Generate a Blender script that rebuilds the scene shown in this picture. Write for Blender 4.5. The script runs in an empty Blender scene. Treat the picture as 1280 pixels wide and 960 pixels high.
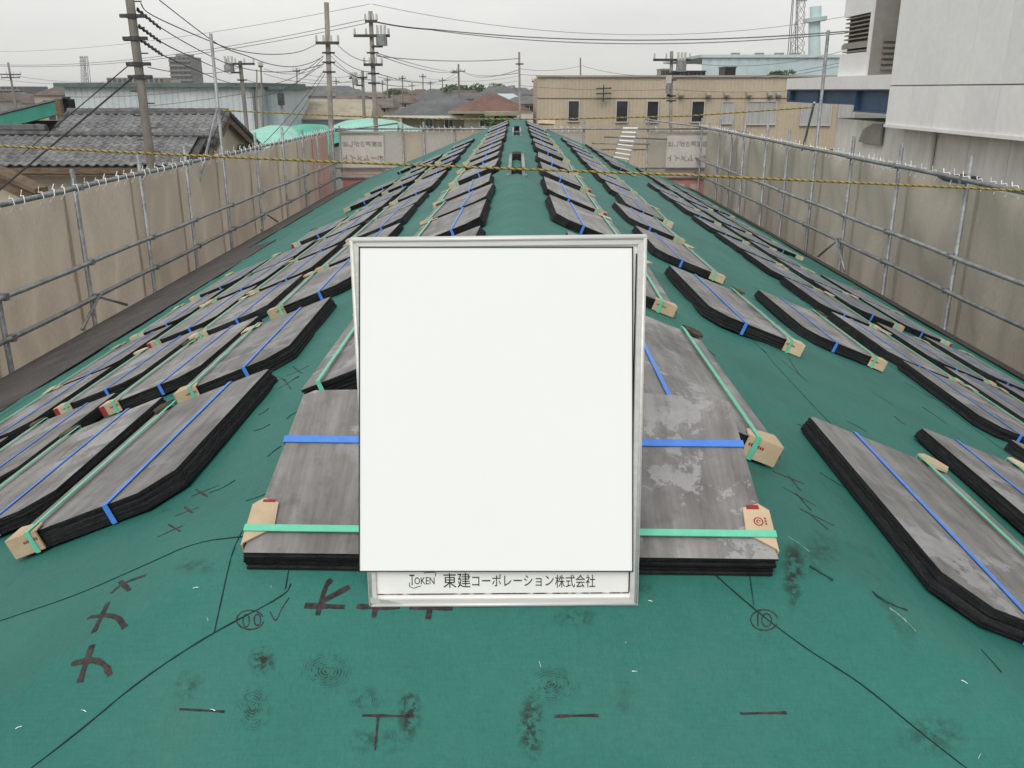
import bpy, bmesh, math, random
from mathutils import Vector, Matrix, noise
R = random.Random(7)
scn = bpy.context.scene
col = scn.collection
# ------------------------------------------------------------------ camera
F = 1100.0                      # focal length in pixels of a 1280 px wide picture
PITCH = math.atan(368 / F)
YAW = math.atan(6 / F * math.cos(PITCH))
CZ = 8.0                        # camera height above the street
cam = bpy.data.cameras.new('camera'); camo = bpy.data.objects.new('camera', cam); col.objects.link(camo)
cam.sensor_width = 36; cam.lens = F / 1280 * 36; cam.clip_start = .05; cam.clip_end = 9000
camo.location = (0, 0, CZ); camo.rotation_euler = (math.pi / 2 - PITCH, 0, YAW)
scn.camera = camo
# ------------------------------------------------------------------ sky, sun, exposure
SUN = Vector((-.20, -.64, .72)).normalized()
w = bpy.data.worlds.new('World'); scn.world = w; w.use_nodes = True
nt = w.node_tree; N = nt.nodes; L = nt.links
bg = N['Background']; bg.inputs['Strength'].default_value = .1
sky = N.new('ShaderNodeTexSky'); sky.sky_type = 'NISHITA'; sky.sun_disc = False
sky.sun_elevation = math.asin(SUN.z); sky.sun_rotation = math.atan2(SUN.x, SUN.y)
tc = N.new('ShaderNodeTexCoord'); mp = N.new('ShaderNodeMapping'); mp.inputs['Scale'].default_value = (1.2, 1.2, 5)
nz = N.new('ShaderNodeTexNoise'); nz.inputs['Scale'].default_value = 1.6; nz.inputs['Detail'].default_value = 7; nz.inputs['Roughness'].default_value = .55
cr = N.new('ShaderNodeValToRGB'); cr.color_ramp.elements[0].position = .32; cr.color_ramp.elements[0].color = (5.65, 5.66, 5.56, 1)
cr.color_ramp.elements[1].position = .7; cr.color_ramp.elements[1].color = (7.35, 7.25, 7.0, 1)
mx = N.new('ShaderNodeMixRGB'); mx.inputs[0].default_value = .95
L.new(tc.outputs['Generated'], mp.inputs[0]); L.new(mp.outputs[0], nz.inputs['Vector']); L.new(nz.outputs['Fac'], cr.inputs[0])
L.new(sky.outputs[0], mx.inputs[1]); L.new(cr.outputs[0], mx.inputs[2]); L.new(mx.outputs[0], bg.inputs['Color'])
sl = bpy.data.lights.new('sun', 'SUN'); sl.energy = 1.5; sl.angle = math.radians(45); sl.color = (1, .97, .92)
so = bpy.data.objects.new('sun', sl); col.objects.link(so); so.rotation_euler = SUN.to_track_quat('Z', 'Y').to_euler()
scn.view_settings.view_transform = 'Standard'; scn.view_settings.look = 'None'
scn.view_settings.exposure = .38; scn.view_settings.gamma = 1; scn.view_settings.use_curve_mapping = False
scn.render.engine = 'CYCLES'; scn.cycles.max_bounces = 6; scn.cycles.volume_bounces = 3; scn.cycles.transparent_max_bounces = 6

# ------------------------------------------------------------------ helpers
def ray(px, py):
    x = (px - 640) / F; v = (py - 480) / F
    fw = math.cos(PITCH) - v * math.sin(PITCH); dn = math.sin(PITCH) + v * math.cos(PITCH)
    c, s = math.cos(YAW), math.sin(YAW)
    return Vector((x * c - fw * s, fw * c + x * s, -dn))
def at(px, py, Y):                       # the point of the place seen at a pixel, Y metres ahead
    d = ray(px, py); return Vector((0, 0, CZ)) + d * (Y / d.y)
def atX(px, py, X):                      # the same, on the plane x = X
    d = ray(px, py); return Vector((0, 0, CZ)) + d * (X / d.x)
H = .576; S = .4; SH = .45; Y0 = 1.83    # ridge depth below the camera, pitch of the slopes and of the hip end, near end of the ridge
CA = 1 / math.sqrt(1 + S * S); SA = S * CA
def roofz(x, y):
    a = abs(x); b = (Y0 - y) * SH / S; k = .05
    a = math.sqrt(a * a + .0016)
    h = max(k - abs(a - b), 0) / k
    return CZ - H - S * (max(a, b) + h * h * k * .25)
def onroof(px, py, t=0.0):
    d = ray(px, py); best = 0
    for q in ((H - t) / (-d.z - S * abs(d.x)) if -d.z > S * abs(d.x) else 0, (H + SH * Y0 - t) / (-d.z + SH * d.y)):
        best = max(best, q)
    p = Vector((0, 0, CZ)) + d * best
    return Vector((p.x, p.y, roofz(p.x, p.y) + t))

def tag(o, label=None, cat=None, group=None, kind=None):
    if label: o['label'] = label
    if cat: o['category'] = cat
    if group: o['group'] = group
    if kind: o['kind'] = kind
    return o
def link(name, me, parent=None, world=True):
    o = bpy.data.objects.new(name, me); col.objects.link(o)
    if parent:
        o.parent = parent
        if world: o.matrix_parent_inverse = parent.matrix_basis.inverted()
    return o
def empty(name, loc, label, cat, group=None):
    o = bpy.data.objects.new(name, None); col.objects.link(o); o.location = loc; o.empty_display_size = .1
    return tag(o, label, cat, group)
class MB:
    def __init__(s): s.v = []; s.f = []; s.m = []
    def poly(s, pts, mi=0):
        b = len(s.v); s.v += [tuple(p) for p in pts]; s.f.append(tuple(range(b, b + len(pts)))); s.m.append(mi)
    def hexa(s, p, mi=0):                # 8 points: bottom ring 0-3 counter-clockwise, top ring 4-7
        b = len(s.v); s.v += [tuple(q) for q in p]
        for q in ((3, 2, 1, 0), (4, 5, 6, 7), (0, 1, 5, 4), (1, 2, 6, 5), (2, 3, 7, 6), (3, 0, 4, 7)):
            s.f.append(tuple(b + i for i in q)); s.m.append(mi)
    def box(s, x0, x1, y0, y1, z0, z1, mi=0):
        s.hexa([(x0, y0, z0), (x1, y0, z0), (x1, y1, z0), (x0, y1, z0), (x0, y0, z1), (x1, y0, z1), (x1, y1, z1), (x0, y1, z1)], mi)
    def prism(s, pts, z0, z1, mt=0, ms=0, mbm=None):   # counter-clockwise outline extruded in z
        n = len(pts); b = len(s.v)
        s.v += [(p[0], p[1], z0) for p in pts] + [(p[0], p[1], z1) for p in pts]
        s.f.append(tuple(b + n - 1 - i for i in range(n))); s.m.append(ms if mbm is None else mbm)
        s.f.append(tuple(b + n + i for i in range(n))); s.m.append(mt)
        for i in range(n):
            j = (i + 1) % n; s.f.append((b + i, b + j, b + n + j, b + n + i)); s.m.append(ms)
    def tube(s, pts, r, n=6, mi=0, r2=None, cap=True):
        pts = [Vector(p) for p in pts]; b = len(s.v); k = len(pts)
        for i, p in enumerate(pts):
            t = (pts[min(i + 1, k - 1)] - pts[max(i - 1, 0)])
            t = t.normalized() if t.length > 1e-9 else Vector((0, 0, 1))
            a = Vector((0, 0, 1)) if abs(t.z) < .9 else Vector((0, 1, 0))
            u = t.cross(a).normalized(); vv = u.cross(t)
            rr = r if r2 is None else r + (r2 - r) * i / (k - 1)
            for j in range(n):
                an = 2 * math.pi * j / n
                s.v.append(tuple(p + (u * math.cos(an) + vv * math.sin(an)) * rr))
        for i in range(k - 1):
            for j in range(n):
                j2 = (j + 1) % n
                s.f.append((b + i * n + j, b + i * n + j2, b + (i + 1) * n + j2, b + (i + 1) * n + j)); s.m.append(mi)
        if cap:
            s.f.append(tuple(b + j for j in range(n))[::-1]); s.m.append(mi)
            s.f.append(tuple(b + (k - 1) * n + j for j in range(n))); s.m.append(mi)
    def mesh(s, name, mats, smooth=False):
        me = bpy.data.meshes.new(name); me.from_pydata(s.v, [], s.f)
        for m in (mats if isinstance(mats, (list, tuple)) else [mats]): me.materials.append(m)
        me.polygons.foreach_set('material_index', s.m)
        if smooth: me.polygons.foreach_set('use_smooth', [True] * len(s.f))
        me.update(); return me
    def build(s, name, mats, parent=None, smooth=False, world=True):
        return link(name, s.mesh(name, mats, smooth), parent, world)
def recalc(o):
    bm = bmesh.new(); bm.from_mesh(o.data); bmesh.ops.recalc_face_normals(bm, faces=bm.faces); bm.to_mesh(o.data); bm.free(); return o

def pm(name, c1, c2=None, scale=4, rough=.75, bump=0.0, bscale=40, stretch=(1, 1, 1), metal=0, lo=.35, hi=.65, rnd=0.0, spec=.3, detail=6, fine=None):
    """procedural material: two colours mixed by noise in object space, fine grain, bump, brightness that differs per object"""
    m = bpy.data.materials.new(name); m.use_nodes = True; t = m.node_tree; n = t.nodes; l = t.links
    b = n['Principled BSDF']; b.inputs['Roughness'].default_value = rough; b.inputs['Metallic'].default_value = metal
    b.inputs['Specular IOR Level'].default_value = spec
    c2 = c2 or c1
    tc = n.new('ShaderNodeTexCoord'); oi = n.new('ShaderNodeObjectInfo')
    mp = n.new('ShaderNodeMapping'); mp.inputs['Scale'].default_value = stretch
    mm = n.new('ShaderNodeMath'); mm.operation = 'MULTIPLY'; mm.inputs[1].default_value = 57.0
    l.new(oi.outputs['Random'], mm.inputs[0]); l.new(mm.outputs[0], mp.inputs['Location']); l.new(tc.outputs['Object'], mp.inputs[0])
    nz = n.new('ShaderNodeTexNoise'); nz.inputs['Scale'].default_value = scale; nz.inputs['Detail'].default_value = detail; nz.inputs['Roughness'].default_value = .6
    l.new(mp.outputs[0], nz.inputs['Vector'])
    cr = n.new('ShaderNodeValToRGB'); e = cr.color_ramp.elements
    e[0].position = lo; e[0].color = (*c1, 1); e[1].position = hi; e[1].color = (*c2, 1)
    l.new(nz.outputs['Fac'], cr.inputs[0]); out = cr.outputs[0]
    if fine:
        n2 = n.new('ShaderNodeTexNoise'); n2.inputs['Scale'].default_value = fine[0]; n2.inputs['Detail'].default_value = 4
        l.new(mp.outputs[0], n2.inputs['Vector'])
        mr = n.new('ShaderNodeMapRange'); mr.inputs['From Min'].default_value = .3; mr.inputs['From Max'].default_value = .7
        mr.inputs['To Min'].default_value = 1 - fine[1]; mr.inputs['To Max'].default_value = 1 + fine[1]
        l.new(n2.outputs['Fac'], mr.inputs[0])
        mu = n.new('ShaderNodeMixRGB'); mu.blend_type = 'MULTIPLY'; mu.inputs[0].default_value = 1
        l.new(out, mu.inputs[1]); l.new(mr.outputs[0], mu.inputs[2]); out = mu.outputs[0]
    if rnd:
        mr = n.new('ShaderNodeMapRange'); mr.inputs['To Min'].default_value = 1 - rnd; mr.inputs['To Max'].default_value = 1 + rnd
        l.new(oi.outputs['Random'], mr.inputs[0])
        mu = n.new('ShaderNodeMixRGB'); mu.blend_type = 'MULTIPLY'; mu.inputs[0].default_value = 1
        l.new(out, mu.inputs[1]); l.new(mr.outputs[0], mu.inputs[2]); out = mu.outputs[0]
    l.new(out, b.inputs['Base Color'])
    if bump:
        n3 = n.new('ShaderNodeTexNoise'); n3.inputs['Scale'].default_value = bscale; n3.inputs['Detail'].default_value = 5
        l.new(mp.outputs[0], n3.inputs['Vector'])
        bp = n.new('ShaderNodeBump'); bp.inputs['Strength'].default_value = bump; bp.inputs['Distance'].default_value = .02
        l.new(n3.outputs['Fac'], bp.inputs['Height']); l.new(bp.outputs[0], b.inputs['Normal'])
    return m

M = {}
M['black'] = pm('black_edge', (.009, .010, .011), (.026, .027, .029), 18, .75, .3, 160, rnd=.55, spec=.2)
M['strap_blue'] = pm('blue_strap', (.06, .20, .68), (.085, .25, .74), 30, .4, spec=.5)
M['strap_green'] = pm('green_strap', (.11, .50, .33), (.15, .58, .40), 30, .4, spec=.5)
M['card'] = pm('cardboard', (.44, .34, .225), (.56, .445, .31), 9, .9, .15, 60, rnd=.15)
M['card_dark'] = pm('damp_cardboard', (.03, .025, .02), (.12, .09, .06), 30, .9, .3, 90)
M['red'] = pm('red_print', (.24, .02, .03), (.32, .035, .045), 40, .8)
M['galv'] = pm('galvanised_steel', (.20, .215, .225), (.34, .355, .36), 6, .48, .1, 60, metal=.45, rnd=.15, fine=(30, .2))
M['alu'] = pm('aluminium', (.62, .62, .61), (.72, .72, .70), 8, .42, .03, 120, metal=.2, stretch=(1, 1, 12))
M['white'] = pm('white_panel', (.84, .84, .82), (.88, .88, .86), 6, .5, rnd=0, fine=(25, .02))
M['redact_white'] = pm('redaction_cover', (.95, .95, .95), (.96, .96, .96), 3, .6)
M['ink'] = pm('black_ink', (.012, .012, .014), (.03, .03, .032), 60, .7)
M['inkline'] = pm('worn_ink_line', (.01, .01, .012), (.55, .55, .55), 70, .7, lo=.50, hi=.62)
M['mark'] = pm('crayon_mark', (.028, .022, .024), (.055, .045, .045), 30, .9, fine=(120, .3))
M['scuff'] = pm('scuffed_underlay', (.016, .038, .032), (.02, .07, .057), 90, .9)
M['seam'] = pm('seam_edge', (.006, .02, .017), (.01, .035, .03), 12, .8)
M['chalk'] = pm('white_scuff', (.10, .24, .20), (.36, .48, .43), 40, .9)
M['staple'] = pm('staple_wire', (.75, .75, .74), None, 10, .35, metal=.5)
M['rope_y'] = pm('yellow_strand', (.27, .21, .045), (.40, .32, .09), 40, .7)
M['rope_k'] = pm('black_strand', (.05, .043, .02), (.10, .085, .04), 40, .75)
M['cord'] = pm('white_cord', (.72, .72, .72), (.85, .85, .85), 20, .7)
M['concrete'] = pm('concrete', (.19, .175, .155), (.28, .26, .23), 2.5, .85, .25, 25, fine=(20, .12))
M['concrete_dark'] = pm('weathered_concrete', (.13, .12, .105), (.21, .20, .175), 2.5, .85, .25, 25, stretch=(1, 1, .3), fine=(14, .15))
M['iron'] = pm('dark_iron', (.035, .036, .038), (.08, .08, .082), 8, .6)
M['cable'] = pm('cable_sheath', (.025, .026, .028), (.045, .045, .047), 8, .6)
M['wire_grey'] = pm('grey_wire', (.12, .125, .13), (.16, .165, .17), 8, .6)
M['porcelain'] = pm('porcelain', (.5, .5, .48), None, 8, .3)
M['glass'] = pm('dark_glass', (.02, .022, .026), (.05, .052, .056), .7, .12, spec=.6)
M['curtain'] = pm('curtained_glass', (.30, .31, .31), (.48, .48, .47), 3, .3, stretch=(9, 9, .3), spec=.6)
M['frame_w'] = pm('window_frame_paint', (.62, .62, .61), (.7, .7, .69), 6, .5)
M['frame_b'] = pm('bronze_frame', (.05, .045, .04), None, 6, .5)
M['ground'] = pm('street_ground', (.10, .105, .09), (.19, .185, .165), .05, .95, fine=(.9, .25))

def slate_mat():
    m = bpy.data.materials.new('slate_face'); m.use_nodes = True; t = m.node_tree; n = t.nodes; l = t.links
    b = n['Principled BSDF']; b.inputs['Roughness'].default_value = .52; b.inputs['Specular IOR Level'].default_value = .5
    tc = n.new('ShaderNodeTexCoord'); oi = n.new('ShaderNodeObjectInfo')
    mm = n.new('ShaderNodeMath'); mm.operation = 'MULTIPLY'; mm.inputs[1].default_value = 91.0
    ad = n.new('ShaderNodeVectorMath'); ad.operation = 'ADD'
    l.new(oi.outputs['Random'], mm.inputs[0]); l.new(tc.outputs['Object'], ad.inputs[0]); l.new(mm.outputs[0], ad.inputs[1])
    def nz(scale, st, det=6, rough=.6):
        mp = n.new('ShaderNodeMapping'); mp.inputs['Scale'].default_value = st; l.new(ad.outputs[0], mp.inputs[0])
        z = n.new('ShaderNodeTexNoise'); z.inputs['Scale'].default_value = scale; z.inputs['Detail'].default_value = det; z.inputs['Roughness'].default_value = rough
        l.new(mp.outputs[0], z.inputs['Vector']); return z.outputs['Fac']
    def ramp(f, p0, c0, p1, c1):
        r = n.new('ShaderNodeValToRGB'); e = r.color_ramp.elements; e[0].position = p0; e[0].color = (*c0, 1); e[1].position = p1; e[1].color = (*c1, 1); l.new(f, r.inputs[0]); return r.outputs[0]
    def mix(a, c, f, mode='MIX'):
        x = n.new('ShaderNodeMixRGB'); x.blend_type = mode
        if isinstance(f, float): x.inputs[0].default_value = f
        else: l.new(f, x.inputs[0])
        l.new(a, x.inputs[1]); l.new(c, x.inputs[2]); return x.outputs[0]
    base = ramp(nz(5, (1, .8, 1)), .3, (.112, .108, .105), .7, (.245, .240, .237))
    streak = ramp(nz(14, (2.2, .22, 1), 5), .3, (.55, .54, .535), .72, (1.35, 1.35, 1.36))
    c = mix(base, streak, .8, 'MULTIPLY')
    c = mix(c, ramp(nz(60, (2.4, .16, 1), 4), .32, (.74, .73, .72), .68, (1.22, 1.22, 1.21)), .38, 'MULTIPLY')
    pale = ramp(nz(5.0, (1.1, 1.0, 1), 10, .72), .525, (0, 0, 0), .54, (1, 1, 1))
    lightc = ramp(nz(40, (1, 1, 1)), .3, (.26, .26, .262), .7, (.34, .34, .342))
    f = mix(pale, ramp(nz(2.1, (1, 1, 1), 2), .42, (0, 0, 0), .54, (.75, .75, .75)), 1.0, 'MULTIPLY')
    c = mix(c, lightc, f)
    dk = ramp(nz(30, (1, .8, 1), 4), .3, (.55, .54, .53), .46, (1, 1, 1))
    c = mix(c, dk, .5, 'MULTIPLY')
    br = n.new('ShaderNodeMapRange'); br.inputs['To Min'].default_value = .86; br.inputs['To Max'].default_value = 1.14; l.new(oi.outputs['Random'], br.inputs[0])
    c = mix(c, br.outputs[0], 1.0, 'MULTIPLY')
    l.new(c, b.inputs['Base Color'])
    bp = n.new('ShaderNodeBump'); bp.inputs['Strength'].default_value = .35; bp.inputs['Distance'].default_value = .004
    l.new(nz(55, (1.5, .35, 1), 6), bp.inputs['Height']); l.new(bp.outputs[0], b.inputs['Normal'])
    return m
M['slate'] = slate_mat()

def underlay_mat():
    m = bpy.data.materials.new('green_underlay'); m.use_nodes = True; t = m.node_tree; n = t.nodes; l = t.links
    b = n['Principled BSDF']; b.inputs['Roughness'].default_value = .6; b.inputs['Specular IOR Level'].default_value = .28
    tc = n.new('ShaderNodeTexCoord')
    def nz(scale, st, det=6, rough=.6):
        mp = n.new('ShaderNodeMapping'); mp.inputs['Scale'].default_value = st; l.new(tc.outputs['Object'], mp.inputs[0])
        z = n.new('ShaderNodeTexNoise'); z.inputs['Scale'].default_value = scale; z.inputs['Detail'].default_value = det; z.inputs['Roughness'].default_value = rough
        l.new(mp.outputs[0], z.inputs['Vector']); return z.outputs['Fac']
    def ramp(f, p0, c0, p1, c1):
        r = n.new('ShaderNodeValToRGB'); e = r.color_ramp.elements; e[0].position = p0; e[0].color = (*c0, 1); e[1].position = p1; e[1].color = (*c1, 1); l.new(f, r.inputs[0]); return r.outputs[0]
    def mix(a, c, f, mode='MIX'):
        x = n.new('ShaderNodeMixRGB'); x.blend_type = mode
        if isinstance(f, float): x.inputs[0].default_value = f
        else: l.new(f, x.inputs[0])
        l.new(a, x.inputs[1]); l.new(c, x.inputs[2]); return x.outputs[0]
    c = ramp(nz(1.6, (1, 1, 1)), .3, (.020, .122, .100), .7, (.030, .166, .136))
    c = mix(c, ramp(nz(260, (1, .12, 1), 2), .3, (.86, .86, .86), .7, (1.12, 1.12, 1.12)), .5, 'MULTIPLY')
    c = mix(c, ramp(nz(260, (.12, 1, 1), 2), .3, (.88, .88, .88), .7, (1.1, 1.1, 1.1)), .5, 'MULTIPLY')
    dust = ramp(nz(3.2, (1, 1, 1), 9, .7), .52, (0, 0, 0), .72, (.22, .22, .22))
    c = mix(c, ramp(nz(60, (1, 1, 1)), .3, (.055, .10, .088), .7, (.085, .14, .122)), dust)
    dirt = ramp(nz(7, (1, 1, 1), 9, .75), .60, (0, 0, 0), .70, (.45, .45, .45))
    c = mix(c, ramp(nz(60, (1, 1, 1)), .3, (.02, .045, .038), .7, (.03, .06, .05)), dirt)
    l.new(c, b.inputs['Base Color'])
    bp = n.new('ShaderNodeBump'); bp.inputs['Strength'].default_value = .8; bp.inputs['Distance'].default_value = .02
    l.new(nz(4.5, (1.3, .6, 1), 7), bp.inputs['Height'])
    b2 = n.new('ShaderNodeBump'); b2.inputs['Strength'].default_value = .25; b2.inputs['Distance'].default_value = .002
    l.new(nz(180, (1, 1, 1), 3), b2.inputs['Height']); l.new(bp.outputs[0], b2.inputs['Normal']); l.new(b2.outputs[0], b.inputs['Normal'])
    return m
M['underlay'] = underlay_mat()
M['eave_slate'] = pm('laid_slate', (.050, .046, .045), (.082, .077, .075), 3, .8, .3, 60, fine=(40, .2))
M['gutter'] = pm('gutter', (.03, .03, .032), (.05, .05, .052), 3, .5)
M['sheetL'] = pm('mesh_sheet_left', (.52, .445, .36), (.62, .54, .45), .9, .9, .55, 5.5, (1, 1.6, .45), rnd=.08, fine=(45, .08))
M['sheetR'] = pm('mesh_sheet_right', (.47, .43, .37), (.57, .525, .455), .9, .9, .55, 5.5, (1, 1.6, .45), rnd=.08, fine=(45, .08))
M['sheetN'] = pm('mesh_sheet_pale', (.50, .475, .44), (.60, .57, .52), .9, .9, .55, 5.5, (1, 1.6, .45), rnd=.08, fine=(45, .08))
M['print_pale'] = pm('faded_white_print', (.50, .47, .44), (.57, .54, .50), 5, .9, fine=(40, .08))
M['print_red'] = pm('faded_red_print', (.42, .185, .175), (.48, .24, .225), 5, .9, fine=(40, .08))
M['print_grey'] = pm('faded_grey_print', (.25, .24, .225), (.33, .32, .30), 8, .9)
M['print_pink'] = pm('faded_pink_print', (.45, .32, .30), (.5, .38, .36), 5, .9)
M['kawara'] = pm('kawara_tile', (.13, .132, .138), (.21, .21, .215), .7, .55, rnd=.22, fine=(9, .15))
M['kawara2'] = pm('kawara_ridge', (.05, .05, .052), (.12, .12, .122), 3, .6, rnd=.2)
M['cream'] = pm('cream_plaster', (.42, .385, .30), (.52, .48, .39), 1.5, .9, fine=(9, .08))
M['brown_wood'] = pm('brown_timber', (.10, .07, .045), (.19, .14, .095), 3, .8, stretch=(1, 1, 4))
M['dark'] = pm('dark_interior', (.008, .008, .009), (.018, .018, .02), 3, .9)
M['awning'] = pm('green_awning', (.03, .20, .15), (.05, .26, .2), 2, .6)
M['bluewall'] = pm('pale_blue_cladding', (.46, .51, .53), (.54, .59, .60), .5, .6, fine=(4, .06))
M['bluewall2'] = pm('blue_cladding', (.43, .52, .55), (.52, .60, .62), .6, .6, fine=(4, .08))
M['greentrim'] = pm('green_trim', (.08, .12, .11), (.12, .165, .15), 2, .6)
M['tarp'] = pm('green_dome_sheet', (.22, .50, .42), (.32, .62, .53), .6, .5, fine=(3, .1))
M['tarp2'] = pm('green_net_sheet', (.06, .36, .26), (.12, .46, .35), .6, .6, fine=(3, .12))
M['beige'] = pm('beige_siding', (.42, .355, .265), (.49, .425, .325), .4, .75, fine=(6, .06))
M['parapet'] = pm('parapet_cap', (.35, .32, .27), None, 2, .7)
M['fact_white'] = pm('white_factory_panel', (.79, .79, .785), (.85, .85, .84), .7, .6, rnd=.03, fine=(7, .035))
M['fact_grey'] = pm('factory_grey', (.27, .26, .24), (.33, .32, .295), .8, .85, fine=(5, .07))
M['fact_lower'] = pm('lower_factory_wall', (.66, .65, .61), (.76, .75, .71), .6, .85, stretch=(1, 1, .4), fine=(5, .1))
M['beam_blue'] = pm('blue_steel', (.03, .068, .135), (.045, .092, .17), 2, .5)
M['louver'] = pm('louver_slat', (.24, .22, .19), (.30, .28, .24), 3, .7)
M['pale_blue'] = pm('pale_blue_metal', (.42, .52, .55), (.5, .6, .62), .2, .6, fine=(1, .06))
M['tank'] = pm('tank_tower', (.42, .55, .56), (.5, .62, .63), .3, .6)
M['roof_grey'] = pm('grey_roof', (.07, .075, .08), (.125, .13, .135), .8, .7, rnd=.2, fine=(6, .2))
M['roof_red'] = pm('red_brown_roof', (.12, .065, .05), (.19, .105, .085), .8, .7, fine=(6, .2))
M['roof_brown'] = pm('brown_roof', (.09, .07, .06), (.15, .12, .10), .8, .7, rnd=.25, fine=(3, .2))
M['roof_tan'] = pm('tan_roof', (.28, .25, .19), (.36, .32, .25), .8, .7, fine=(3, .15))
M['wall_w'] = pm('pale_wall', (.40, .39, .36), (.5, .49, .46), .5, .85, rnd=.2)
M['wall_b'] = pm('beige_wall', (.36, .30, .22), (.44, .38, .29), .5, .85, rnd=.15)
M['tower'] = pm('apartment_grey', (.13, .135, .14), (.19, .195, .20), .05, .8)
M['tower2'] = pm('apartment_brown', (.22, .19, .165), (.30, .27, .24), .05, .8, rnd=.2)
M['leaf'] = pm('leaf', (.022, .052, .018), (.06, .115, .045), .35, .7, rnd=.1, fine=(3, .35))
M['bark'] = pm('bark', (.07, .055, .04), (.12, .1, .08), 3, .9)

M['sheetP'] = pm('faded_pink_sheet', (.50, .31, .27), (.58, .40, .35), .9, .9, .12, 90)
for k in ('sheetL', 'sheetR', 'sheetN', 'sheetP'):
    t = M[k].node_tree; b = t.nodes['Principled BSDF']; tr = t.nodes.new('ShaderNodeBsdfTranslucent'); ms = t.nodes.new('ShaderNodeMixShader'); ms.inputs[0].default_value = .45
    t.links.new(b.inputs['Base Color'].links[0].from_socket, tr.inputs['Color']); t.links.new(b.outputs[0], ms.inputs[1]); t.links.new(tr.outputs[0], ms.inputs[2]); t.links.new(ms.outputs[0], t.nodes['Material Output'].inputs['Surface'])
# ================================================================== SETTING: ground
g = MB(); g.box(-4000, 4000, -400, 6000, -.5, 0)
tag(g.build('ground', M['ground']), 'flat grey town ground between the houses', kind='structure')

# ================================================================== THE ROOF BEING SLATED
YE = 20.8; XE = 4.12
roof = empty('apartment_house', (0, 9, 0), 'long low roof covered in green underlay being slated', 'building')
def wrinkle(x, y):
    a = noise.noise(Vector((x * 1.7, y * .9, .3))) * .009 + noise.noise(Vector((x * 5, y * 3.2, 4))) * .0032
    if y > 2.0:
        q = 1 - abs(noise.noise(Vector((x * 1.9 + y * .55, y * .8 - x * .5, 2.7)))) * 2.2
        a += .011 * max(q, 0) ** 9 * min(1, (y - 2.0) * 2)
    rid = math.exp(-(x / .35) ** 2) * (1 if y > 1.9 else .2)
    a += rid * .004 * math.sin((y * 1.0 + abs(x) * 1.6) * 21 + 2 * noise.noise(Vector((x, y, 9))))
    return a
m = MB(); nx = 220; ys = []
y = -2.1
while y < YE:
    ys.append(y); y += .04 if y < 6 else (.07 if y < 11 else .13)
ys.append(YE)
for y in ys:
    for i in range(nx + 1):
        x = -XE + 2 * XE * i / nx
        m.v.append((x, y, roofz(x, y) + wrinkle(x, y)))
for j in range(len(ys) - 1):
    for i in range(nx):
        a = j * (nx + 1) + i; m.f.append((a, a + 1, a + nx + 2, a + nx + 1)); m.m.append(0)
ul = m.build('underlay', M['underlay'], roof, smooth=True)
zb = roofz(XE, 10) - .02
m = MB(); m.box(-XE + .35, XE - .35, -1.9, YE - .2, 0, zb - .15); m.build('wall', M['cream'], roof)
m = MB()
for sx in (-1, 1):
    m.hexa([(sx * (XE - .02), -2.1, zb - .16), (sx * (XE + .02), -2.1, zb - .16), (sx * (XE + .02), YE, zb - .16), (sx * (XE - .02), YE, zb - .16),
            (sx * (XE - .02), -2.1, zb), (sx * (XE + .02), -2.1, zb), (sx * (XE + .02), YE, zb), (sx * (XE - .02), YE, zb)])
m.build('fascia', M['brown_wood'], roof)
# starter edge on the right eave, a narrow dark strip
m = MB()
for k in range(25):
    y0 = -2.0 + k * .912; y1 = min(y0 + .908, YE)
    x0, x1 = 3.93 + R.uniform(-.006, .006), 4.17
    z = lambda x: roofz(x, 10) + .012
    m.hexa([(x0, y0, z(x0)), (x1, y0, z(x1)), (x1, y1, z(x1)), (x0, y1, z(x0)), (x0, y0, z(x0) + .008), (x1, y0, z(x1) + .012), (x1, y1, z(x1) + .012), (x0, y1, z(x0) + .008)])
tag(m.build('eave_edging', M['gutter'], roof), kind='stuff')
# laid slate courses at the left eave
m = MB()
for c in range(6):
    xa = -XE - .05 + c * .19; xb = xa + .27
    y1 = YE - .02 if c < 3 else 11.3 - (c - 3) * .25
    y = -2.0 - (c % 2) * .45
    while y < y1:
        ye = min(y + .906, y1); j = R.uniform(0, .004)
        za = roofz(xa, 10) + .020 + j; zb2 = roofz(xb, 10) + .006 + j
        m.hexa([(xa, y, za), (xb, y, zb2), (xb, ye, zb2), (xa, ye, za), (xa, y, za + .007), (xb, y, zb2 + .006), (xb, ye, zb2 + .006), (xa, ye, za + .007)])
        y += .909
tag(m.build('laid_slates', M['eave_slate'], roof), kind='stuff')

def ribbon(pts, wd, t, name, mat, jit=0.0, parent=roof):
    """a thin raised strip lying on the underlay, along points on the roof"""
    P = []
    for a, b in zip(pts[:-1], pts[1:]):
        n = max(1, int((b - a).length / .012))
        for i in range(n): P.append(a.lerp(b, i / n))
    P.append(pts[-1]); m = MB(); k = len(P)
    for i, p in enumerate(P):
        d = (P[min(i + 1, k - 1)] - P[max(i - 1, 0)]); d.z = 0; d.normalize(); s = Vector((-d.y, d.x, 0))
        ww = wd * (1 + R.uniform(-jit, jit)) * .5
        for q in (p - s * ww, p + s * ww):
            m.v.append((q.x, q.y, roofz(q.x, q.y) + wrinkle(q.x, q.y) + t))
            m.v.append((q.x, q.y, roofz(q.x, q.y) + wrinkle(q.x, q.y) - .002))
    for i in range(k - 1):
        a = i * 4; b = a + 4
        m.f += [(a, b, b + 2, a + 2), (a + 1, b + 1, b, a), (a + 2, b + 2, b + 3, a + 3)]; m.m += [0, 0, 0]
    return recalc(m.build(name, mat, parent))
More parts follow.
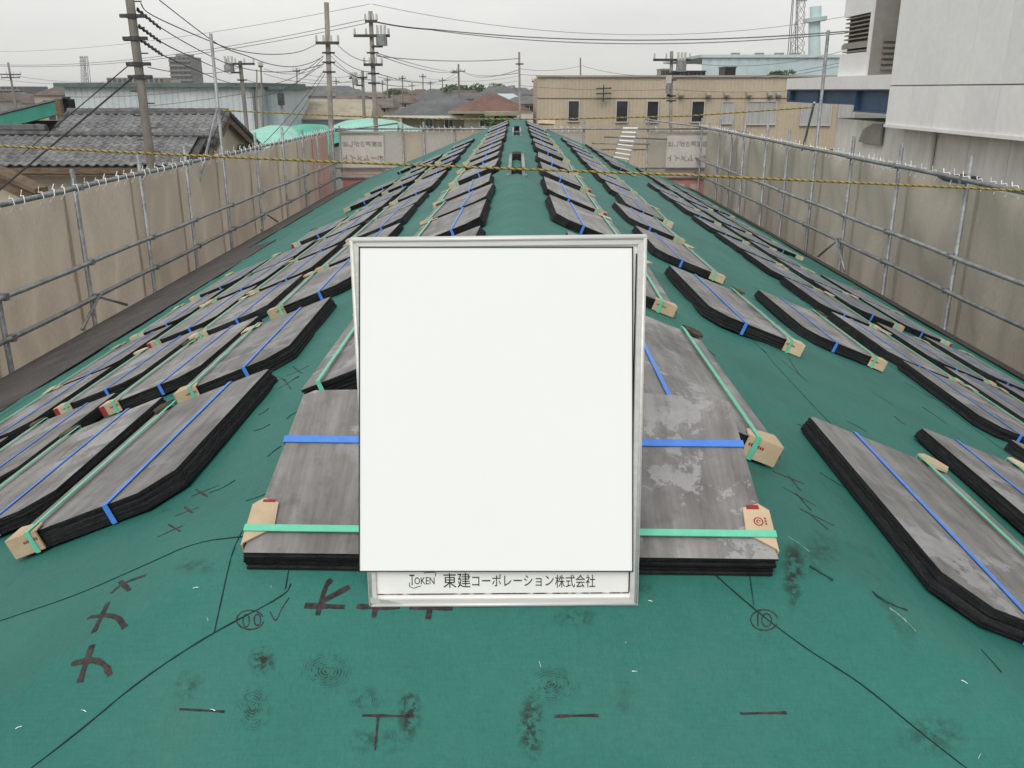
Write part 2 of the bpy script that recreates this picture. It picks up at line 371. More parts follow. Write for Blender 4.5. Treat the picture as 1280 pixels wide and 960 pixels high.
def PX(l):
    for _ in range(2):
        if len(l) > 2: l = [l[0]] + [q for a, b in zip(l[:-1], l[1:]) for q in ((a[0] * .75 + b[0] * .25, a[1] * .75 + b[1] * .25), (a[0] * .25 + b[0] * .75, a[1] * .25 + b[1] * .75))] + [l[-1]]
    return [onroof(*p) for p in l]
for l in ([(0, 775), (90, 745), (180, 708), (245, 678), (306, 673)], [(30, 968), (100, 915), (175, 853), (265, 795), (358, 747), (364, 733)],
          [(872, 703), (938, 762), (1000, 808), (1040, 833), (1080, 858), (1150, 915), (1216, 965)]):
    ribbon(PX(l), .0013, .0016, 'underlay_seam', M['seam'], .7)
for l in ([(304, 664), (268, 795)], [(364, 699), (357, 740)], [(934, 702), (942, 760)], [(500, 540), (1128, 566)][:0] or [(1170, 808), (1215, 845)][:0] or [(1227, 812), (1252, 840)]):
    ribbon(PX(l), .0016, .0012, 'lap_line', M['seam'], .5)
for sx in (-1, 1):
    for xl_ in (.95, 1.9, 2.85):
        y_ = max(Y0 - xl_ * S / SH + .02, 2.6 if sx < 0 else 1.6); P_ = []
        while y_ < YE - .1: P_.append(Vector((sx * (xl_ + .008 * math.sin(y_ * 1.3 + xl_)), y_, 0))); y_ += .25
        ribbon(P_, .0016, .0012, 'lap_line', M['seam'], .6)
strokes = [
 [(89, 829), (116, 825), (132, 832), (138, 846)], [(115, 804), (100, 854)], [(111, 772), (135, 769), (150, 774), (156, 784)], [(135, 754), (117, 791)],
 [(139, 742), (152, 730), (182, 720)], [(150, 727), (162, 739)], [(381, 760), (431, 761)], [(415, 727), (407, 735), (397, 772)], [(437, 736), (402, 755)],
 [(446, 760), (500, 761)], [(472, 752), (467, 774)], [(512, 761), (566, 761)], [(539, 755), (535, 776)]]
for i in range(46):                       # scratches left by boots and dragged slates
    px, py = R.choice(((R.uniform(960, 1240), R.uniform(440, 620)), (R.uniform(830, 1100), R.uniform(300, 470)), (R.uniform(1000, 1250), R.uniform(640, 780)), (R.uniform(200, 430), R.uniform(450, 700))))
    sgn = 1 if px > 640 else -1; l_ = R.uniform(10, 34); ang = R.uniform(.35, .8)
    ribbon(PX([(px, py), (px + sgn * l_ * .5, py + l_ * ang * .5 + R.uniform(-3, 3)), (px + sgn * l_, py + l_ * ang)]), R.uniform(.0012, .004), .0016, 'scuff_mark', M['scuff'], .8)
for l in strokes: ribbon(PX(l), .0085, .0009, 'crayon_mark', M['mark'], .25)
thin = [[(239, 619), (273, 605)], [(244, 610), (259, 619)], [(219, 644), (248, 633)], [(230, 632), (240, 640)], [(197, 671), (228, 657)], [(210, 655), (225, 664)],
 [(345, 488), (374, 473)], [(352, 474), (364, 486)], [(359, 470), (386, 457)], [(366, 458), (378, 468)],
 [(965, 588), (1006, 604)], [(986, 594), (1001, 613)], [(979, 609), (1020, 632)], [(995, 616), (1014, 638)], [(1000, 636), (1043, 657)], [(1013, 643), (1036, 662)],
 [(977, 451), (1009, 478)], [(985, 448), (1000, 470)], [(1090, 490), (1118, 508)], [(1130, 478), (1165, 498)], [(1145, 470), (1168, 487)], [(1205, 512), (1228, 528)],
 [(225, 889), (281, 892)], [(693, 898), (748, 898)], [(925, 895), (983, 893)], [(453, 897), (512, 897)], [(473, 897), (469, 940)]]
for l in thin: ribbon(PX(l), .0036, .0009, 'crayon_stroke', M['mark'], .5)
def ring(cx, cy, rx, ry, n=22, a0=0, a1=360):
    return [(cx + rx * math.cos(math.radians(a0 + (a1 - a0) * i / n)), cy + ry * math.sin(math.radians(a0 + (a1 - a0) * i / n))) for i in range(n + 1)]
for l in (ring(955, 778, 17, 13, a0=20, a1=350), [(947, 770), (947, 786)], ring(958, 778, 6, 8), ring(313, 778, 17, 12, a0=10, a1=340), ring(308, 779, 4, 8), ring(322, 778, 4, 7),
          [(338, 768), (345, 782), (352, 764), (362, 750)]):
    ribbon(PX(l), .0018, .0008, 'maker_stamp', M['mark'], .5)
for l in ([(985, 671), (1000, 680), (1012, 690)], [(1112, 759), (1128, 770), (1146, 786)]):
    ribbon(PX(l), .0011, .0009, 'pale_scuff', M['chalk'], .7)
# dirt and boot prints: thin stains lying on the underlay
def stain_mat(name, c, kind, dens):
    m = bpy.data.materials.new(name); m.use_nodes = True; t = m.node_tree; n = t.nodes; l = t.links
    b = n['Principled BSDF']; b.inputs['Base Color'].default_value = (*c, 1); b.inputs['Roughness'].default_value = .9; b.inputs['Specular IOR Level'].default_value = .1
    uv = n.new('ShaderNodeTexCoord'); oi = n.new('ShaderNodeObjectInfo')
    ln = n.new('ShaderNodeVectorMath'); ln.operation = 'LENGTH'
    sh = n.new('ShaderNodeVectorMath'); sh.operation = 'SUBTRACT'; sh.inputs[1].default_value = (.5, .5, 0)
    l.new(uv.outputs['UV'], sh.inputs[0]); l.new(sh.outputs[0], ln.inputs[0])
    fall = n.new('ShaderNodeMapRange'); fall.inputs['From Min'].default_value = .5; fall.inputs['From Max'].default_value = .12
    l.new(ln.outputs['Value'], fall.inputs[0])
    ad = n.new('ShaderNodeVectorMath'); ad.operation = 'ADD'; mm = n.new('ShaderNodeMath'); mm.operation = 'MULTIPLY'; mm.inputs[1].default_value = 33
    l.new(oi.outputs['Random'], mm.inputs[0]); l.new(uv.outputs['Object'], ad.inputs[0]); l.new(mm.outputs[0], ad.inputs[1])
    z = n.new('ShaderNodeTexNoise'); z.inputs['Scale'].default_value = 62; z.inputs['Detail'].default_value = 9; z.inputs['Roughness'].default_value = .78
    l.new(ad.outputs[0], z.inputs['Vector'])
    r = n.new('ShaderNodeMapRange'); r.inputs['From Min'].default_value = .47; r.inputs['From Max'].default_value = .54; l.new(z.outputs['Fac'], r.inputs[0])
    mu = n.new('ShaderNodeMath'); mu.operation = 'MULTIPLY'; l.new(fall.outputs[0], mu.inputs[0]); l.new(r.outputs[0], mu.inputs[1]); o = mu.outputs[0]
    if kind == 'tread':
        wv = n.new('ShaderNodeTexWave'); wv.wave_type = 'RINGS'; wv.rings_direction = 'Z'; wv.inputs['Scale'].default_value = 5.5; wv.inputs['Distortion'].default_value = 2.5; wv.inputs['Detail'].default_value = 4; wv.inputs['Detail Scale'].default_value = 3
        l.new(sh.outputs[0], wv.inputs['Vector'])
        wr = n.new('ShaderNodeMapRange'); wr.inputs['From Min'].default_value = .45; wr.inputs['From Max'].default_value = .62; l.new(wv.outputs['Fac'], wr.inputs[0])
        m2 = n.new('ShaderNodeMath'); m2.operation = 'MULTIPLY'; l.new(o, m2.inputs[0]); l.new(wr.outputs[0], m2.inputs[1]); o = m2.outputs[0]
    m3 = n.new('ShaderNodeMath'); m3.operation = 'MULTIPLY'; m3.inputs[1].default_value = dens; l.new(o, m3.inputs[0])
    tr = n.new('ShaderNodeBsdfTransparent'); ms = n.new('ShaderNodeMixShader')
    l.new(m3.outputs[0], ms.inputs[0]); l.new(tr.outputs[0], ms.inputs[1]); l.new(b.outputs[0], ms.inputs[2])
    l.new(ms.outputs[0], n['Material Output'].inputs['Surface']); return m
M['frame_g'] = pm('pale_window_trim', (.44, .42, .42), (.5, .48, .48), 6, .5)
M['dirt'] = stain_mat('mud_smear', (.042, .031, .027), 'smear', .75)
M['dirt2'] = stain_mat('faint_smear', (.04, .034, .03), 'smear', .3)
M['tread'] = stain_mat('boot_tread', (.036, .032, .029), 'tread', .7)
for cx, cy, rx, ry, mk in ((328, 830, 20, 22, 'dirt'), (316, 886, 26, 34, 'tread'), (408, 842, 36, 28, 'tread'), (456, 878, 24, 20, 'tread'), (512, 893, 17, 40, 'dirt'),
                           (690, 860, 40, 26, 'tread'), (664, 912, 20, 46, 'dirt'), (992, 712, 16, 44, 'dirt'), (1025, 690, 30, 30, 'dirt2'), (243, 713, 30, 11, 'dirt2'),
                           (235, 862, 26, 22, 'dirt2'), (810, 742, 18, 11, 'dirt2'), (1165, 920, 50, 30, 'dirt2'), (470, 930, 46, 20, 'dirt2'), (720, 775, 34, 18, 'dirt2'), (930, 690, 34, 18, 'dirt2')):
    a = onroof(cx - rx, cy); b = onroof(cx + rx, cy); c = onroof(cx, cy + ry); d = onroof(cx, cy - ry)
    ctr = (a + b) / 2; ux = (b - a); uy = (d - c); m = MB(); n = 8; uvs = []
    for j in range(n + 1):
        for i in range(n + 1):
            p = ctr + ux * (i / n - .5) + uy * (j / n - .5)
            m.v.append((p.x, p.y, roofz(p.x, p.y) + wrinkle(p.x, p.y) + .0022)); uvs.append((i / n, j / n))
    for j in range(n):
        for i in range(n):
            q = j * (n + 1) + i; m.f.append((q, q + 1, q + n + 2, q + n + 1)); m.m.append(0)
    me = m.mesh('boot_smudge', M[mk], True); u = me.uv_layers.new()
    for lp in me.loops: u.data[lp.index].uv = uvs[lp.vertex_index]
    link('boot_smudge', me, roof)
m = MB()
for px, py in ((105, 891), (24, 912), (266, 890), (245, 737), (260, 777), (339, 736), (675, 833), (813, 754), (782, 806), (793, 842), (1131, 775), (1205, 855), (1224, 948)):
    p = onroof(px, py); an = R.uniform(0, 3.1); d = Vector((math.cos(an), math.sin(an), 0)) * .0045
    a = p - d; b = p + d
    m.tube([(a.x, a.y, roofz(a.x, a.y) + .004), (p.x, p.y, p.z + .005), (b.x, b.y, roofz(b.x, b.y) + .004)], .00042, 4)
tag(m.build('staples', M['staple'], roof), kind='stuff')
# two openings with rails on the ridge
def ridge_vent(y0, y1, label):
    e = empty('ridge_vent', (0, y0, roofz(0, y0)), label, 'roof vent', 'ridge vents')
    z = roofz(0, y0) + .012; hw = .052
    for s in (-1, 1):
        m = MB(); m.box(s * hw - .012, s * hw + .012, y0, y1, z - .03, z + .03); m.build('side_rail', M['galv'], e)
    m = MB(); m.box(-hw + .013, hw - .013, y0 + .02, y0 + (y1 - y0) * .16, z - .02, z + .012); m.build('dark_opening', M['black'], e); m = MB(); m.box(-hw + .013, hw - .013, y0 + (y1 - y0) * .80, y1 - .01, z - .02, z + .05); m.build('dark_opening', M['black'], e)
    m = MB()
    for s in (-1, 1): m.hexa([(s * .06 - .018, y0 - .06, z - .03), (s * .06 + .018, y0 - .06, z - .03), (s * .06 + .018, y0 - .002, z - .03), (s * .06 - .018, y0 - .002, z - .03), (s * .06 - .016, y0 - .06, z - .02), (s * .06 + .016, y0 - .06, z - .02), (s * .06 + .016, y0 - .002, z - .016), (s * .06 - .016, y0 - .002, z - .016)])
    tag(m.build('end_feet', M['galv'], e), kind='stuff')
ridge_vent(6.75, 8.2, 'nearer grey railed opening on the green roof ridge, just beyond the yellow rope')
ridge_vent(12.6, 14.2, 'farther small dark railed opening on the green roof ridge')

# ================================================================== SLATE BUNDLES
BL, BW, BT = .905, .40, .043
NS = 10
def outline(j=0.0):
    o = [(0.0, .08), (.065, 0.0), (.25, -.001), (BW, 0.0), (BW, BL), (.02, BL), (.0, BL - .015)]
    return [(a + R.uniform(-j, j), b + R.uniform(-j, j)) for a, b in o]
def flip(pts, sg): return pts if sg > 0 else [(-x, y) for x, y in pts][::-1]
def slate_layer(sg, k, name='slate'):
    st = BT / NS; m = MB(); sh = -(NS - 1 - k) * .0011 + R.uniform(-.0016, .0016); sy = R.uniform(-.002, .0015) - (NS - 1 - k) * .0004
    pts = [(x + sh, y + sy) for x, y in outline(.0026)]
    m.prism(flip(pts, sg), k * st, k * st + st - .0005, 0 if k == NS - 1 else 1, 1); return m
def band(sg, v, wd, mat, name, over=0.0):
    """strap loop round the long way of the bundle"""
    m = MB(); t = .0015; o = .002 + over
    x0, x1 = sorted((sg * (v - wd / 2), sg * (v + wd / 2)))
    e0 = -.010 - over; e1 = BL + .006 + over
    m.box(x0, x1, e0, e1, BT + o, BT + o + t); m.box(x0, x1, e0 - t, e0, -.001, BT + o + t); m.box(x0, x1, e1, e1 + t, 0, BT + o + t)
    return m.mesh(name, mat)
def corner(sg, far, var):
    """folded cardboard wrapped over one lower corner of the bundle"""
    m = MB(); r = random.Random(var * 7 + far)
    v0 = BW - r.uniform(.075, .10); v1 = BW + .006; u0, u1 = (-.012, r.uniform(.035, .055)) if not far else (BL - r.uniform(.04, .07), BL + .010)
    z1 = BT + .003
    def P(a, b): return (sg * a, b)
    top = [P(v0, u0), P(v1, u0), P(v1, u1 + .012), P(v0 + .045, u1), P(v0 + .008, u1 - .018 if not far else u1)]
    if sg < 0: top = top[::-1]
    m.prism(top, z1, z1 + .003)
    eu = u0 if not far else u1
    x0, x1 = sorted((sg * (v0 + .004), sg * v1)); m.box(x0, x1, min(eu, eu - .003), max(eu, eu + .003) - .0005, .002, z1 + .002)
    x0, x1 = sorted((sg * v1, sg * (v1 + .003))); m.box(x0, x1, u0 + .001, u1 + .01, .002, z1 + .0025)
    # torn flap standing off the side
    q0, q1 = u0 + .006, u1 - .004; tv = [(v1 + .002, q0, BT * .9), (v1 + .002, q1, BT * .85), (v1 + r.uniform(.012, .022), q1 - .008, BT * r.uniform(.2, .6)), (v1 + r.uniform(.008, .018), q0 + .006, BT * r.uniform(.1, .5))]
    m.poly([(sg * x, y_, z_) for x, y_, z_ in tv]); m.poly([(sg * (x + .0012), y_, z_) for x, y_, z_ in tv][::-1])
    me = m.mesh('cardboard_corner', M['card']); return me
def redend(sg):
    m = MB(); x0, x1 = sorted((sg * (BW - .014), sg * (BW + .0075))); m.box(x0, x1, -.0165, -.0155, .003, BT + .004); return m.mesh('red_print', M['red'])
def prints(sg):
    m = MB(); rr = random.Random(3)
    for k in range(7):
        x = BW - .070 + k * .0055; h = rr.uniform(.005, .008); x0, x1 = sorted((sg * x, sg * (x + .0034))); m.box(x0, x1, -.0163, -.0156, .028, .028 + h)
    return m.mesh('printed_words', M['red'])
def scrap(sg, var):
    m = MB(); r = random.Random(var); c = Vector((sg * (BW - .02), BL - .005, BT + .004)); n = 7; pts = []
    for i in range(n):
        a = 2 * math.pi * i / n; pts.append((c.x + math.cos(a) * r.uniform(.025, .05), c.y + math.sin(a) * r.uniform(.03, .07)))
    m.prism(pts, BT + .004, BT + .012); return m.mesh('torn_scrap', M['card_dark'] if var % 2 else M['card'])
META = {}
for sg in (1, -1):
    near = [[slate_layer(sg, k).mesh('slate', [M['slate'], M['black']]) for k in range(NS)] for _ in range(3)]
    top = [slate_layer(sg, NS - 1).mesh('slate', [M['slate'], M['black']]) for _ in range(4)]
    lay = []
    for _ in range(3):
        mm = MB()
        for k in range(NS - 1):
            q = slate_layer(sg, k); b = len(mm.v); mm.v += q.v; mm.f += [tuple(b + i for i in f) for f in q.f]; mm.m += q.m
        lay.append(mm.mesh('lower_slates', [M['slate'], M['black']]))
    META[sg] = dict(near=near, top=top, lay=lay, blue=band(sg, .145, .013, M['strap_blue'], 'blue_strap'), green=band(sg, .345, .012, M['strap_green'], 'green_strap', .006),
                    cn=[corner(sg, 0, v) for v in range(5)], cf=[corner(sg, 1, v) for v in range(3)], red=redend(sg), pr=prints(sg), sc=[scrap(sg, v) for v in range(4)])
WORD = ['first', 'second', 'third', 'fourth', 'fifth', 'sixth', 'seventh', 'eighth', 'ninth', 'tenth', 'eleventh', 'twelfth', 'thirteenth', 'fourteenth', 'fifteenth', 'sixteenth', 'seventeenth', 'eighteenth', 'nineteenth', 'twentieth']
ROWN = {'A': 'row beside the ridge', 'B': 'second row from the ridge', 'C': 'third row from the ridge', 'D': 'fourth row from the ridge', 'E': 'fifth row from the ridge', 'F': 'sixth row from the ridge'}
def bundle(side, row, k, xup, ytip, n, lap=0.0):
    sg = 1 if side == 'right' else -1; D = META[sg]
    ls = .94 if sg < 0 else 1.02; yn = ytip - BL * ls; x = sg * (xup + R.uniform(-.012, .012)); lift = .006
    e = bpy.data.objects.new('slate_bundle', None); col.objects.link(e); e.empty_display_size = .1
    lab = '%s slate bundle from the board, %s, %s slope' % (WORD[k], ROWN[row], side)
    tag(e, lab, 'slate bundle', 'strapped slate bundles laid on the roof')
    z = CZ - H - S * abs(x)
    X = Vector((CA, 0, -sg * SA)); Nn = Vector((sg * SA, 0, CA)); Yv = Vector((0, 1, 0))
    rot = Matrix((X, Yv, Nn)).transposed().to_4x4()
    yaw = Matrix.Rotation(R.uniform(-.028, .028), 4, 'Z')
    tilt = Matrix.Translation((0, BL, 0)) @ Matrix.Rotation(R.uniform(-.004, .004) - lap / BL, 4, 'X') @ Matrix.Translation((0, -BL, 0))
    e.matrix_world = Matrix.Translation(Vector((x, yn, z)) + Nn * lift) @ rot @ yaw @ tilt @ Matrix.Diagonal((1, ls, R.uniform(.88, 1.12), 1))
    e.matrix_basis = e.matrix_world
    def add(nm, me, par=e): return link(nm, me, par, world=False)
    if ytip < 5.0:
        for me in R.choice(D['near']): add('slate', me)
    else:
        add('slate', R.choice(D['top'])); tag(add('lower_slates', R.choice(D['lay'])), kind='stuff')
    add('blue_strap', D['blue']); add('green_strap', D['green'])
    if ytip < 16 and not (side == 'left' and row == 'A' and k == 0):
        c = add('cardboard_corner', R.choice(D['cn']))
        if ytip < 9 and R.random() < .22: add('red_print', D['red'], c)
        if ytip < 5.5: add('printed_words', D['pr'], c)
    if ytip < 9:
        add('torn_scrap', R.choice(D['sc'])) if R.random() < .6 else add('cardboard_corner', R.choice(D['cf']))
    return e
ROWS = {
 'right': {'A': (.19, [2.74, 4.12, 5.45, 6.65, 8.1, 9.4, 11.0, 12.2, 13.7, 15.1, 16.5, 18.0, 19.3]),
           'B': (.76, [2.27, 4.32, 5.76, 7.02, 8.1, 9.15, 10.25, 11.35, 12.5, 13.7, 14.8, 16.3, 17.7]),
           'C': (1.33, [2.76, 4.88, 15.45, 16.6, 17.8, 19.0, 20.2]),
           'D': (1.93, [3.20, 4.32, 5.30, 6.41, 7.51, 8.5, 9.68, 11.0, 12.2, 13.35]),
           'E': (2.45, [3.85, 4.9, 5.9, 7.2, 8.3, 9.4, 10.5, 11.6, 12.7, 13.8, 15.0, 16.1, 17.3, 18.5]),
           'F': (2.97, [4.2, 5.25, 6.25, 7.5, 8.5, 11.2, 12.3, 13.4, 14.6, 15.8, 17.0])},
 'left': {'A': (.16, [3.02, 4.09, 5.14, 6.0, 6.9, 8.2, 9.28, 10.4, 11.4, 12.3, 13.5, 14.8, 16.0, 17.5, 19.0]),
          'B': (.77, [2.65, 3.68, 4.86, 5.87, 6.88, 7.81, 8.99, 9.95, 11.1, 12.3, 13.8, 15.2, 16.8]),
          'C': (1.22, [2.92, 4.05, 5.05, 6.01, 7.04, 7.97, 8.95, 10.03, 11.5, 12.6, 14.0, 15.4]),
          'D': (1.65, [2.45, 3.46, 4.49, 5.54, 6.52, 7.42, 8.80, 11.3, 12.9, 16.2]),
          'E': (2.10, [3.42, 4.38, 5.28, 6.35, 7.45])}}
for side, rows in ROWS.items():
    for row, (xu, tips) in rows.items():
        for k, t in enumerate(tips):
            bundle(side, row, k, xu + (.10 if (side, row) == ('right', 'B') and t > 7.5 else 0) + (.2 if (side, row) == ('right', 'C') and t > 9 else 0), t, len(tips), .012 if k and row == 'A' and t - tips[k - 1] < 1.13 else 0)
# the bundle lying across the hip end, behind the board
fb = bpy.data.objects.new('slate_bundle', None); col.objects.link(fb)
tag(fb, 'wide slate bundle lying crosswise on the hip end, directly behind the white board', 'slate bundle', 'strapped slate bundles laid on the roof')
a25 = math.radians(24.6); FW, FD, FT, FN = .912, .412, .036, 6
yF = 1.345; zF = roofz(0, yF) + .007
fb.matrix_world = fb.matrix_basis = Matrix.Translation((-.0125, yF, zF)) @ Matrix.Rotation(a25, 4, 'X') @ Matrix.Rotation(-.012, 4, 'Z')
for k in range(FN):
    st = FT / FN; m = MB(); j = lambda: R.uniform(-.003, .003); q = -(FN - 1 - k) * .0012
    o = [(-FW / 2 + j(), q + j()), (FW / 2 + j(), q + j()), (FW / 2 - .010 + j(), .12), (FW / 2 - .020 + j(), FD - .03), (FW / 2 - .03, FD - .02), (.22, FD), (-.20, FD + .002), (-FW / 2 + .052, FD - .006), (-FW / 2 + .03, FD - .02), (-FW / 2 + .016 + j(), .19)]
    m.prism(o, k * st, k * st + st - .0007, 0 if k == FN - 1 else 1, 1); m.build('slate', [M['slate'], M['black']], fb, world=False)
m = MB(); m.box(-FW / 2 + .018, FW / 2 - .012, .258, .275, FT + .001, FT + .0028); m.box(FW / 2 - .012, FW / 2 - .0105, .258, .275, 0, FT + .0028); m.box(-FW / 2 + .0165, -FW / 2 + .018, .258, .275, 0, FT + .0028); m.build('blue_strap', M['strap_blue'], fb, world=False)
m = MB(); m.box(-FW / 2 - .006, FW / 2 + .006, .042, .056, FT + .0055, FT + .0075); m.box(FW / 2 + .006, FW / 2 + .0075, .042, .056, 0, FT + .0075); m.box(-FW / 2 - .0075, -FW / 2 - .006, .042, .056, 0, FT + .0075); m.build('green_strap', M['strap_green'], fb, world=False)
for s in (-1, 1):
    m = MB(); e = s * FW / 2
    o = [(e + s * .003, .018), (e + s * .003, .105), (e - s * .012, .118), (e - s * .040, .108), (e - s * .044, .052)]
    if s > 0: o = o[::1]
    else: o = o[::-1]
    m.prism(o, FT + .001, FT + .0045); x0, x1 = sorted((e + s * .003, e + s * .0058)); m.box(x0, x1, .014, .104, .004, FT + .004)
    c = recalc(m.build('cardboard_corner', M['card'], fb, world=False))
    m = MB(); x0, x1 = sorted((e - s * .012, e - s * .034)); m.box(x0, x1, .1045 if s > 0 else .108, .1135, FT + .0046, FT + .0056); m.build('red_print', M['red'], c, world=False)
    if s > 0:
        m = MB(); m.tube([Vector((e - .018 + .0075 * math.cos(t * .4), .077 + .0085 * math.sin(t * .4), FT + .0046)) for t in range(17)], .0011, 4); m.tube([Vector((e - .018 + .003 * math.cos(t * .6), .077 + .0035 * math.sin(t * .6), FT + .0046)) for t in range(9)], .001, 4)
        for i in range(3): m.box(e - .007, e - .004, .070 + i * .006, .0735 + i * .006, FT + .0043, FT + .0052)
        m.build('ring_logo', M['red'], c, world=False)

# ================================================================== THE BOARD
def text_mesh(body, name, mat, size, M4, sx=1.0, parent=None, mirror=False, bold=0.0):
    c = bpy.data.curves.new('words', 'FONT'); c.body = body; c.size = size; c.align_x = 'CENTER'; c.align_y = 'CENTER'; c.offset = bold; c.resolution_u = 2
    o = bpy.data.objects.new('words', c); col.objects.link(o)
    me = bpy.data.meshes.new_from_object(o.evaluated_get(bpy.context.evaluated_depsgraph_get()))
    bpy.data.objects.remove(o)
    for v in me.vertices:
        v.co.x *= sx * (-1 if mirror else 1)
    me.transform(M4); me.materials.clear(); me.materials.append(mat); me.name = name
    return link(name, me, parent)
pb = onroof(631, 757); pbY = 1.284
bl, br = at(462, 757, pbY), at(797, 755.5, pbY); tl, trr = at(437, 298, 1.335), at(808, 293, 1.335)
ctr_b = (bl + br) / 2; ctr_t = (tl + trr) / 2; up = (ctr_t - ctr_b); BHt = up.length; up.normalize()
BWd = ((br - bl).length + (trr - tl).length) / 2; rt = ((br - bl).normalized() + (trr - tl).normalized()).normalized()
nb = rt.cross(up).normalized()               # towards the camera
up = nb.cross(rt).normalized()
BM = Matrix((rt, up, nb)).transposed().to_4x4(); BM.translation = ctr_b
board = empty('site_board', ctr_b, 'white site record board in an aluminium frame with a redaction box added over it', 'notice board')
def bb(name, mat, *boxes):
    m = MB()
    for b in boxes: m.box(*b)
    me = m.mesh(name, mat); me.transform(BM); return link(name, me, board)
hw = BWd / 2; fwid = .0135
def bar(pts, name):
    m = MB(); m.prism(pts, -.014, .005); 
    # rounded lip
    me = m.mesh(name, M['alu']); me.transform(BM); return link(name, me, board)
bar([(-hw, 0), (hw, 0), (hw - fwid, fwid), (-hw + fwid, fwid)], 'frame_bar')
bar([(-hw, BHt), (-hw + fwid, BHt - fwid), (hw - fwid, BHt - fwid), (hw, BHt)], 'frame_bar')
bar([(-hw, .0005), (-hw + fwid, fwid + .0005), (-hw + fwid, BHt - fwid - .0005), (-hw, BHt - .0005)], 'frame_bar')
bar([(hw, .0005), (hw, BHt - .0005), (hw - fwid, BHt - fwid - .0005), (hw - fwid, fwid + .0005)], 'frame_bar')
m = MB()
for (a, b) in (((-hw + .003, .0035), (hw - .003, .0035)), ((-hw + .003, BHt - .0035), (hw - .003, BHt - .0035)), ((-hw + .0035, .004), (-hw + .0035, BHt - .004)), ((hw - .0035, .004), (hw - .0035, BHt - .004))):
    m.tube([(a[0], a[1], .005), (b[0], b[1], .005)], .0028, 8)
me = m.mesh('frame_lip', M['alu'], True); me.transform(BM); link('frame_lip', me, board)
bb('panel', M['white'], (-hw + fwid - .001, hw - fwid + .001, fwid - .001, BHt - fwid + .001, -.008, 0))
def bpt(px, py, off):                         # a point of the board's face seen at a pixel
    d = ray(px, py); o = Vector((0, 0, CZ)); p0 = ctr_b + nb * off; q = (p0 - o).dot(nb) / d.dot(nb); w_ = o + d * q - ctr_b
    return (w_.dot(rt), w_.dot(up))
# printed rule round the panel
(lx0, ly), (lx1, _) = bpt(471, 743, 0), bpt(786, 741, 0); topy = BHt - .028
bb('printed_rule', M['inkline'], (lx0, lx1, ly - .0009, ly + .0009, .0002, .0008), (lx0 - .0008, lx0 + .0008, ly + .0015, topy, .0002, .0008))
bb('printed_rule', M['ink'], (lx1 - .001, lx1 + .001, ly + .0015, topy, .0002, .0008))
def btext(body, name, x0, x1, yc, hpx, bold=0.0):
    a = bpt(x0, yc, .001); b = bpt(x1, yc, .001); T = BM @ Matrix.Translation(((a[0] + b[0]) / 2, (a[1] + b[1]) / 2, .0008))
    o = text_mesh(body, name, M['ink'], 1, Matrix.Identity(4), parent=None); vs = [v.co for v in o.data.vertices]
    mnx, mxx = min(v.x for v in vs), max(v.x for v in vs); mny, mxy = min(v.y for v in vs), max(v.y for v in vs)
    hh = (bpt(x0, yc - hpx / 2, .001)[1] - bpt(x0, yc + hpx / 2, .001)[1])
    for v in o.data.vertices:
        v.co = Vector(((v.co.x - (mnx + mxx) / 2) / (mxx - mnx) * (b[0] - a[0]), (v.co.y - (mny + mxy) / 2) / (mxy - mny) * hh, 0))
    o.data.transform(T); o.parent = board; o.matrix_parent_inverse = board.matrix_basis.inverted()
btext('東建', 'company_name', 554, 588, 725.5, 18.5, .028); btext('コーポレーション', 'company_name', 590, 692, 725.5, 15, .026); btext('株式会社', 'company_name', 694, 744, 726.5, 16, .014)
btext('T', 'logo_letter', 512, 518, 725, 13); btext('OKEN', 'logo_letter', 518, 543, 726, 9)
m = MB()
for arc in ([(512, 728), (512, 733), (517, 735), (526, 732)], [(530, 716), (540, 715), (545, 716), (544, 720)]):
    m.tube([(*bpt(x, y, 0), .0008) for x, y in arc], .0006, 4)
me = m.mesh('logo_swoosh', M['ink']); me.transform(BM); link('logo_swoosh', me, board)
# the panel's film lifting at the lower left corner
m = MB(); c0 = bpt(464, 755, 0); 
cp = [bpt(464, 743, 0), bpt(476, 743, 0), bpt(490, 746, 0), bpt(503, 752, 0)]; cq = [bpt(464, 752, 0), bpt(476, 752, 0), bpt(490, 753, 0), bpt(505, 753, 0)]
zz = (.006, .012, .009, .002)
for i in range(3):
    m.poly([(cq[i][0], cq[i][1], .007), (cq[i + 1][0], cq[i + 1][1], .0065), (cp[i + 1][0], cp[i + 1][1], .005 + zz[i + 1]), (cp[i][0], cp[i][1], .005 + zz[i])])
me = m.mesh('lifted_corner', M['white'], True); me.transform(BM); link('lifted_corner', me, board)
# redaction box and its black outline, modelled as an added flat cover
off = .0085; q = [bpt(*p, off) for p in ((448.5, 714.5), (791.5, 714.5), (791.5, 308), (448.5, 308))]
m = MB(); m.prism(q, off - .0015, off); me = m.mesh('redaction_cover', M['redact_white']); me.transform(BM); sh = link('redaction_cover', me, board)
m = MB()
for i in range(4):
    a, b = Vector((*q[i], off)), Vector((*q[(i + 1) % 4], off)); d = (b - a).normalized(); s = Vector((-d.y, d.x, 0))
    m.poly([a + Vector((0, 0, .0012)), b + Vector((0, 0, .0012)), b + s * .0019 + Vector((0, 0, .0012)), a + s * .0019 + Vector((0, 0, .0012))])
me = m.mesh('redaction_border', M['ink']); me.transform(BM); link('redaction_border', me, sh)

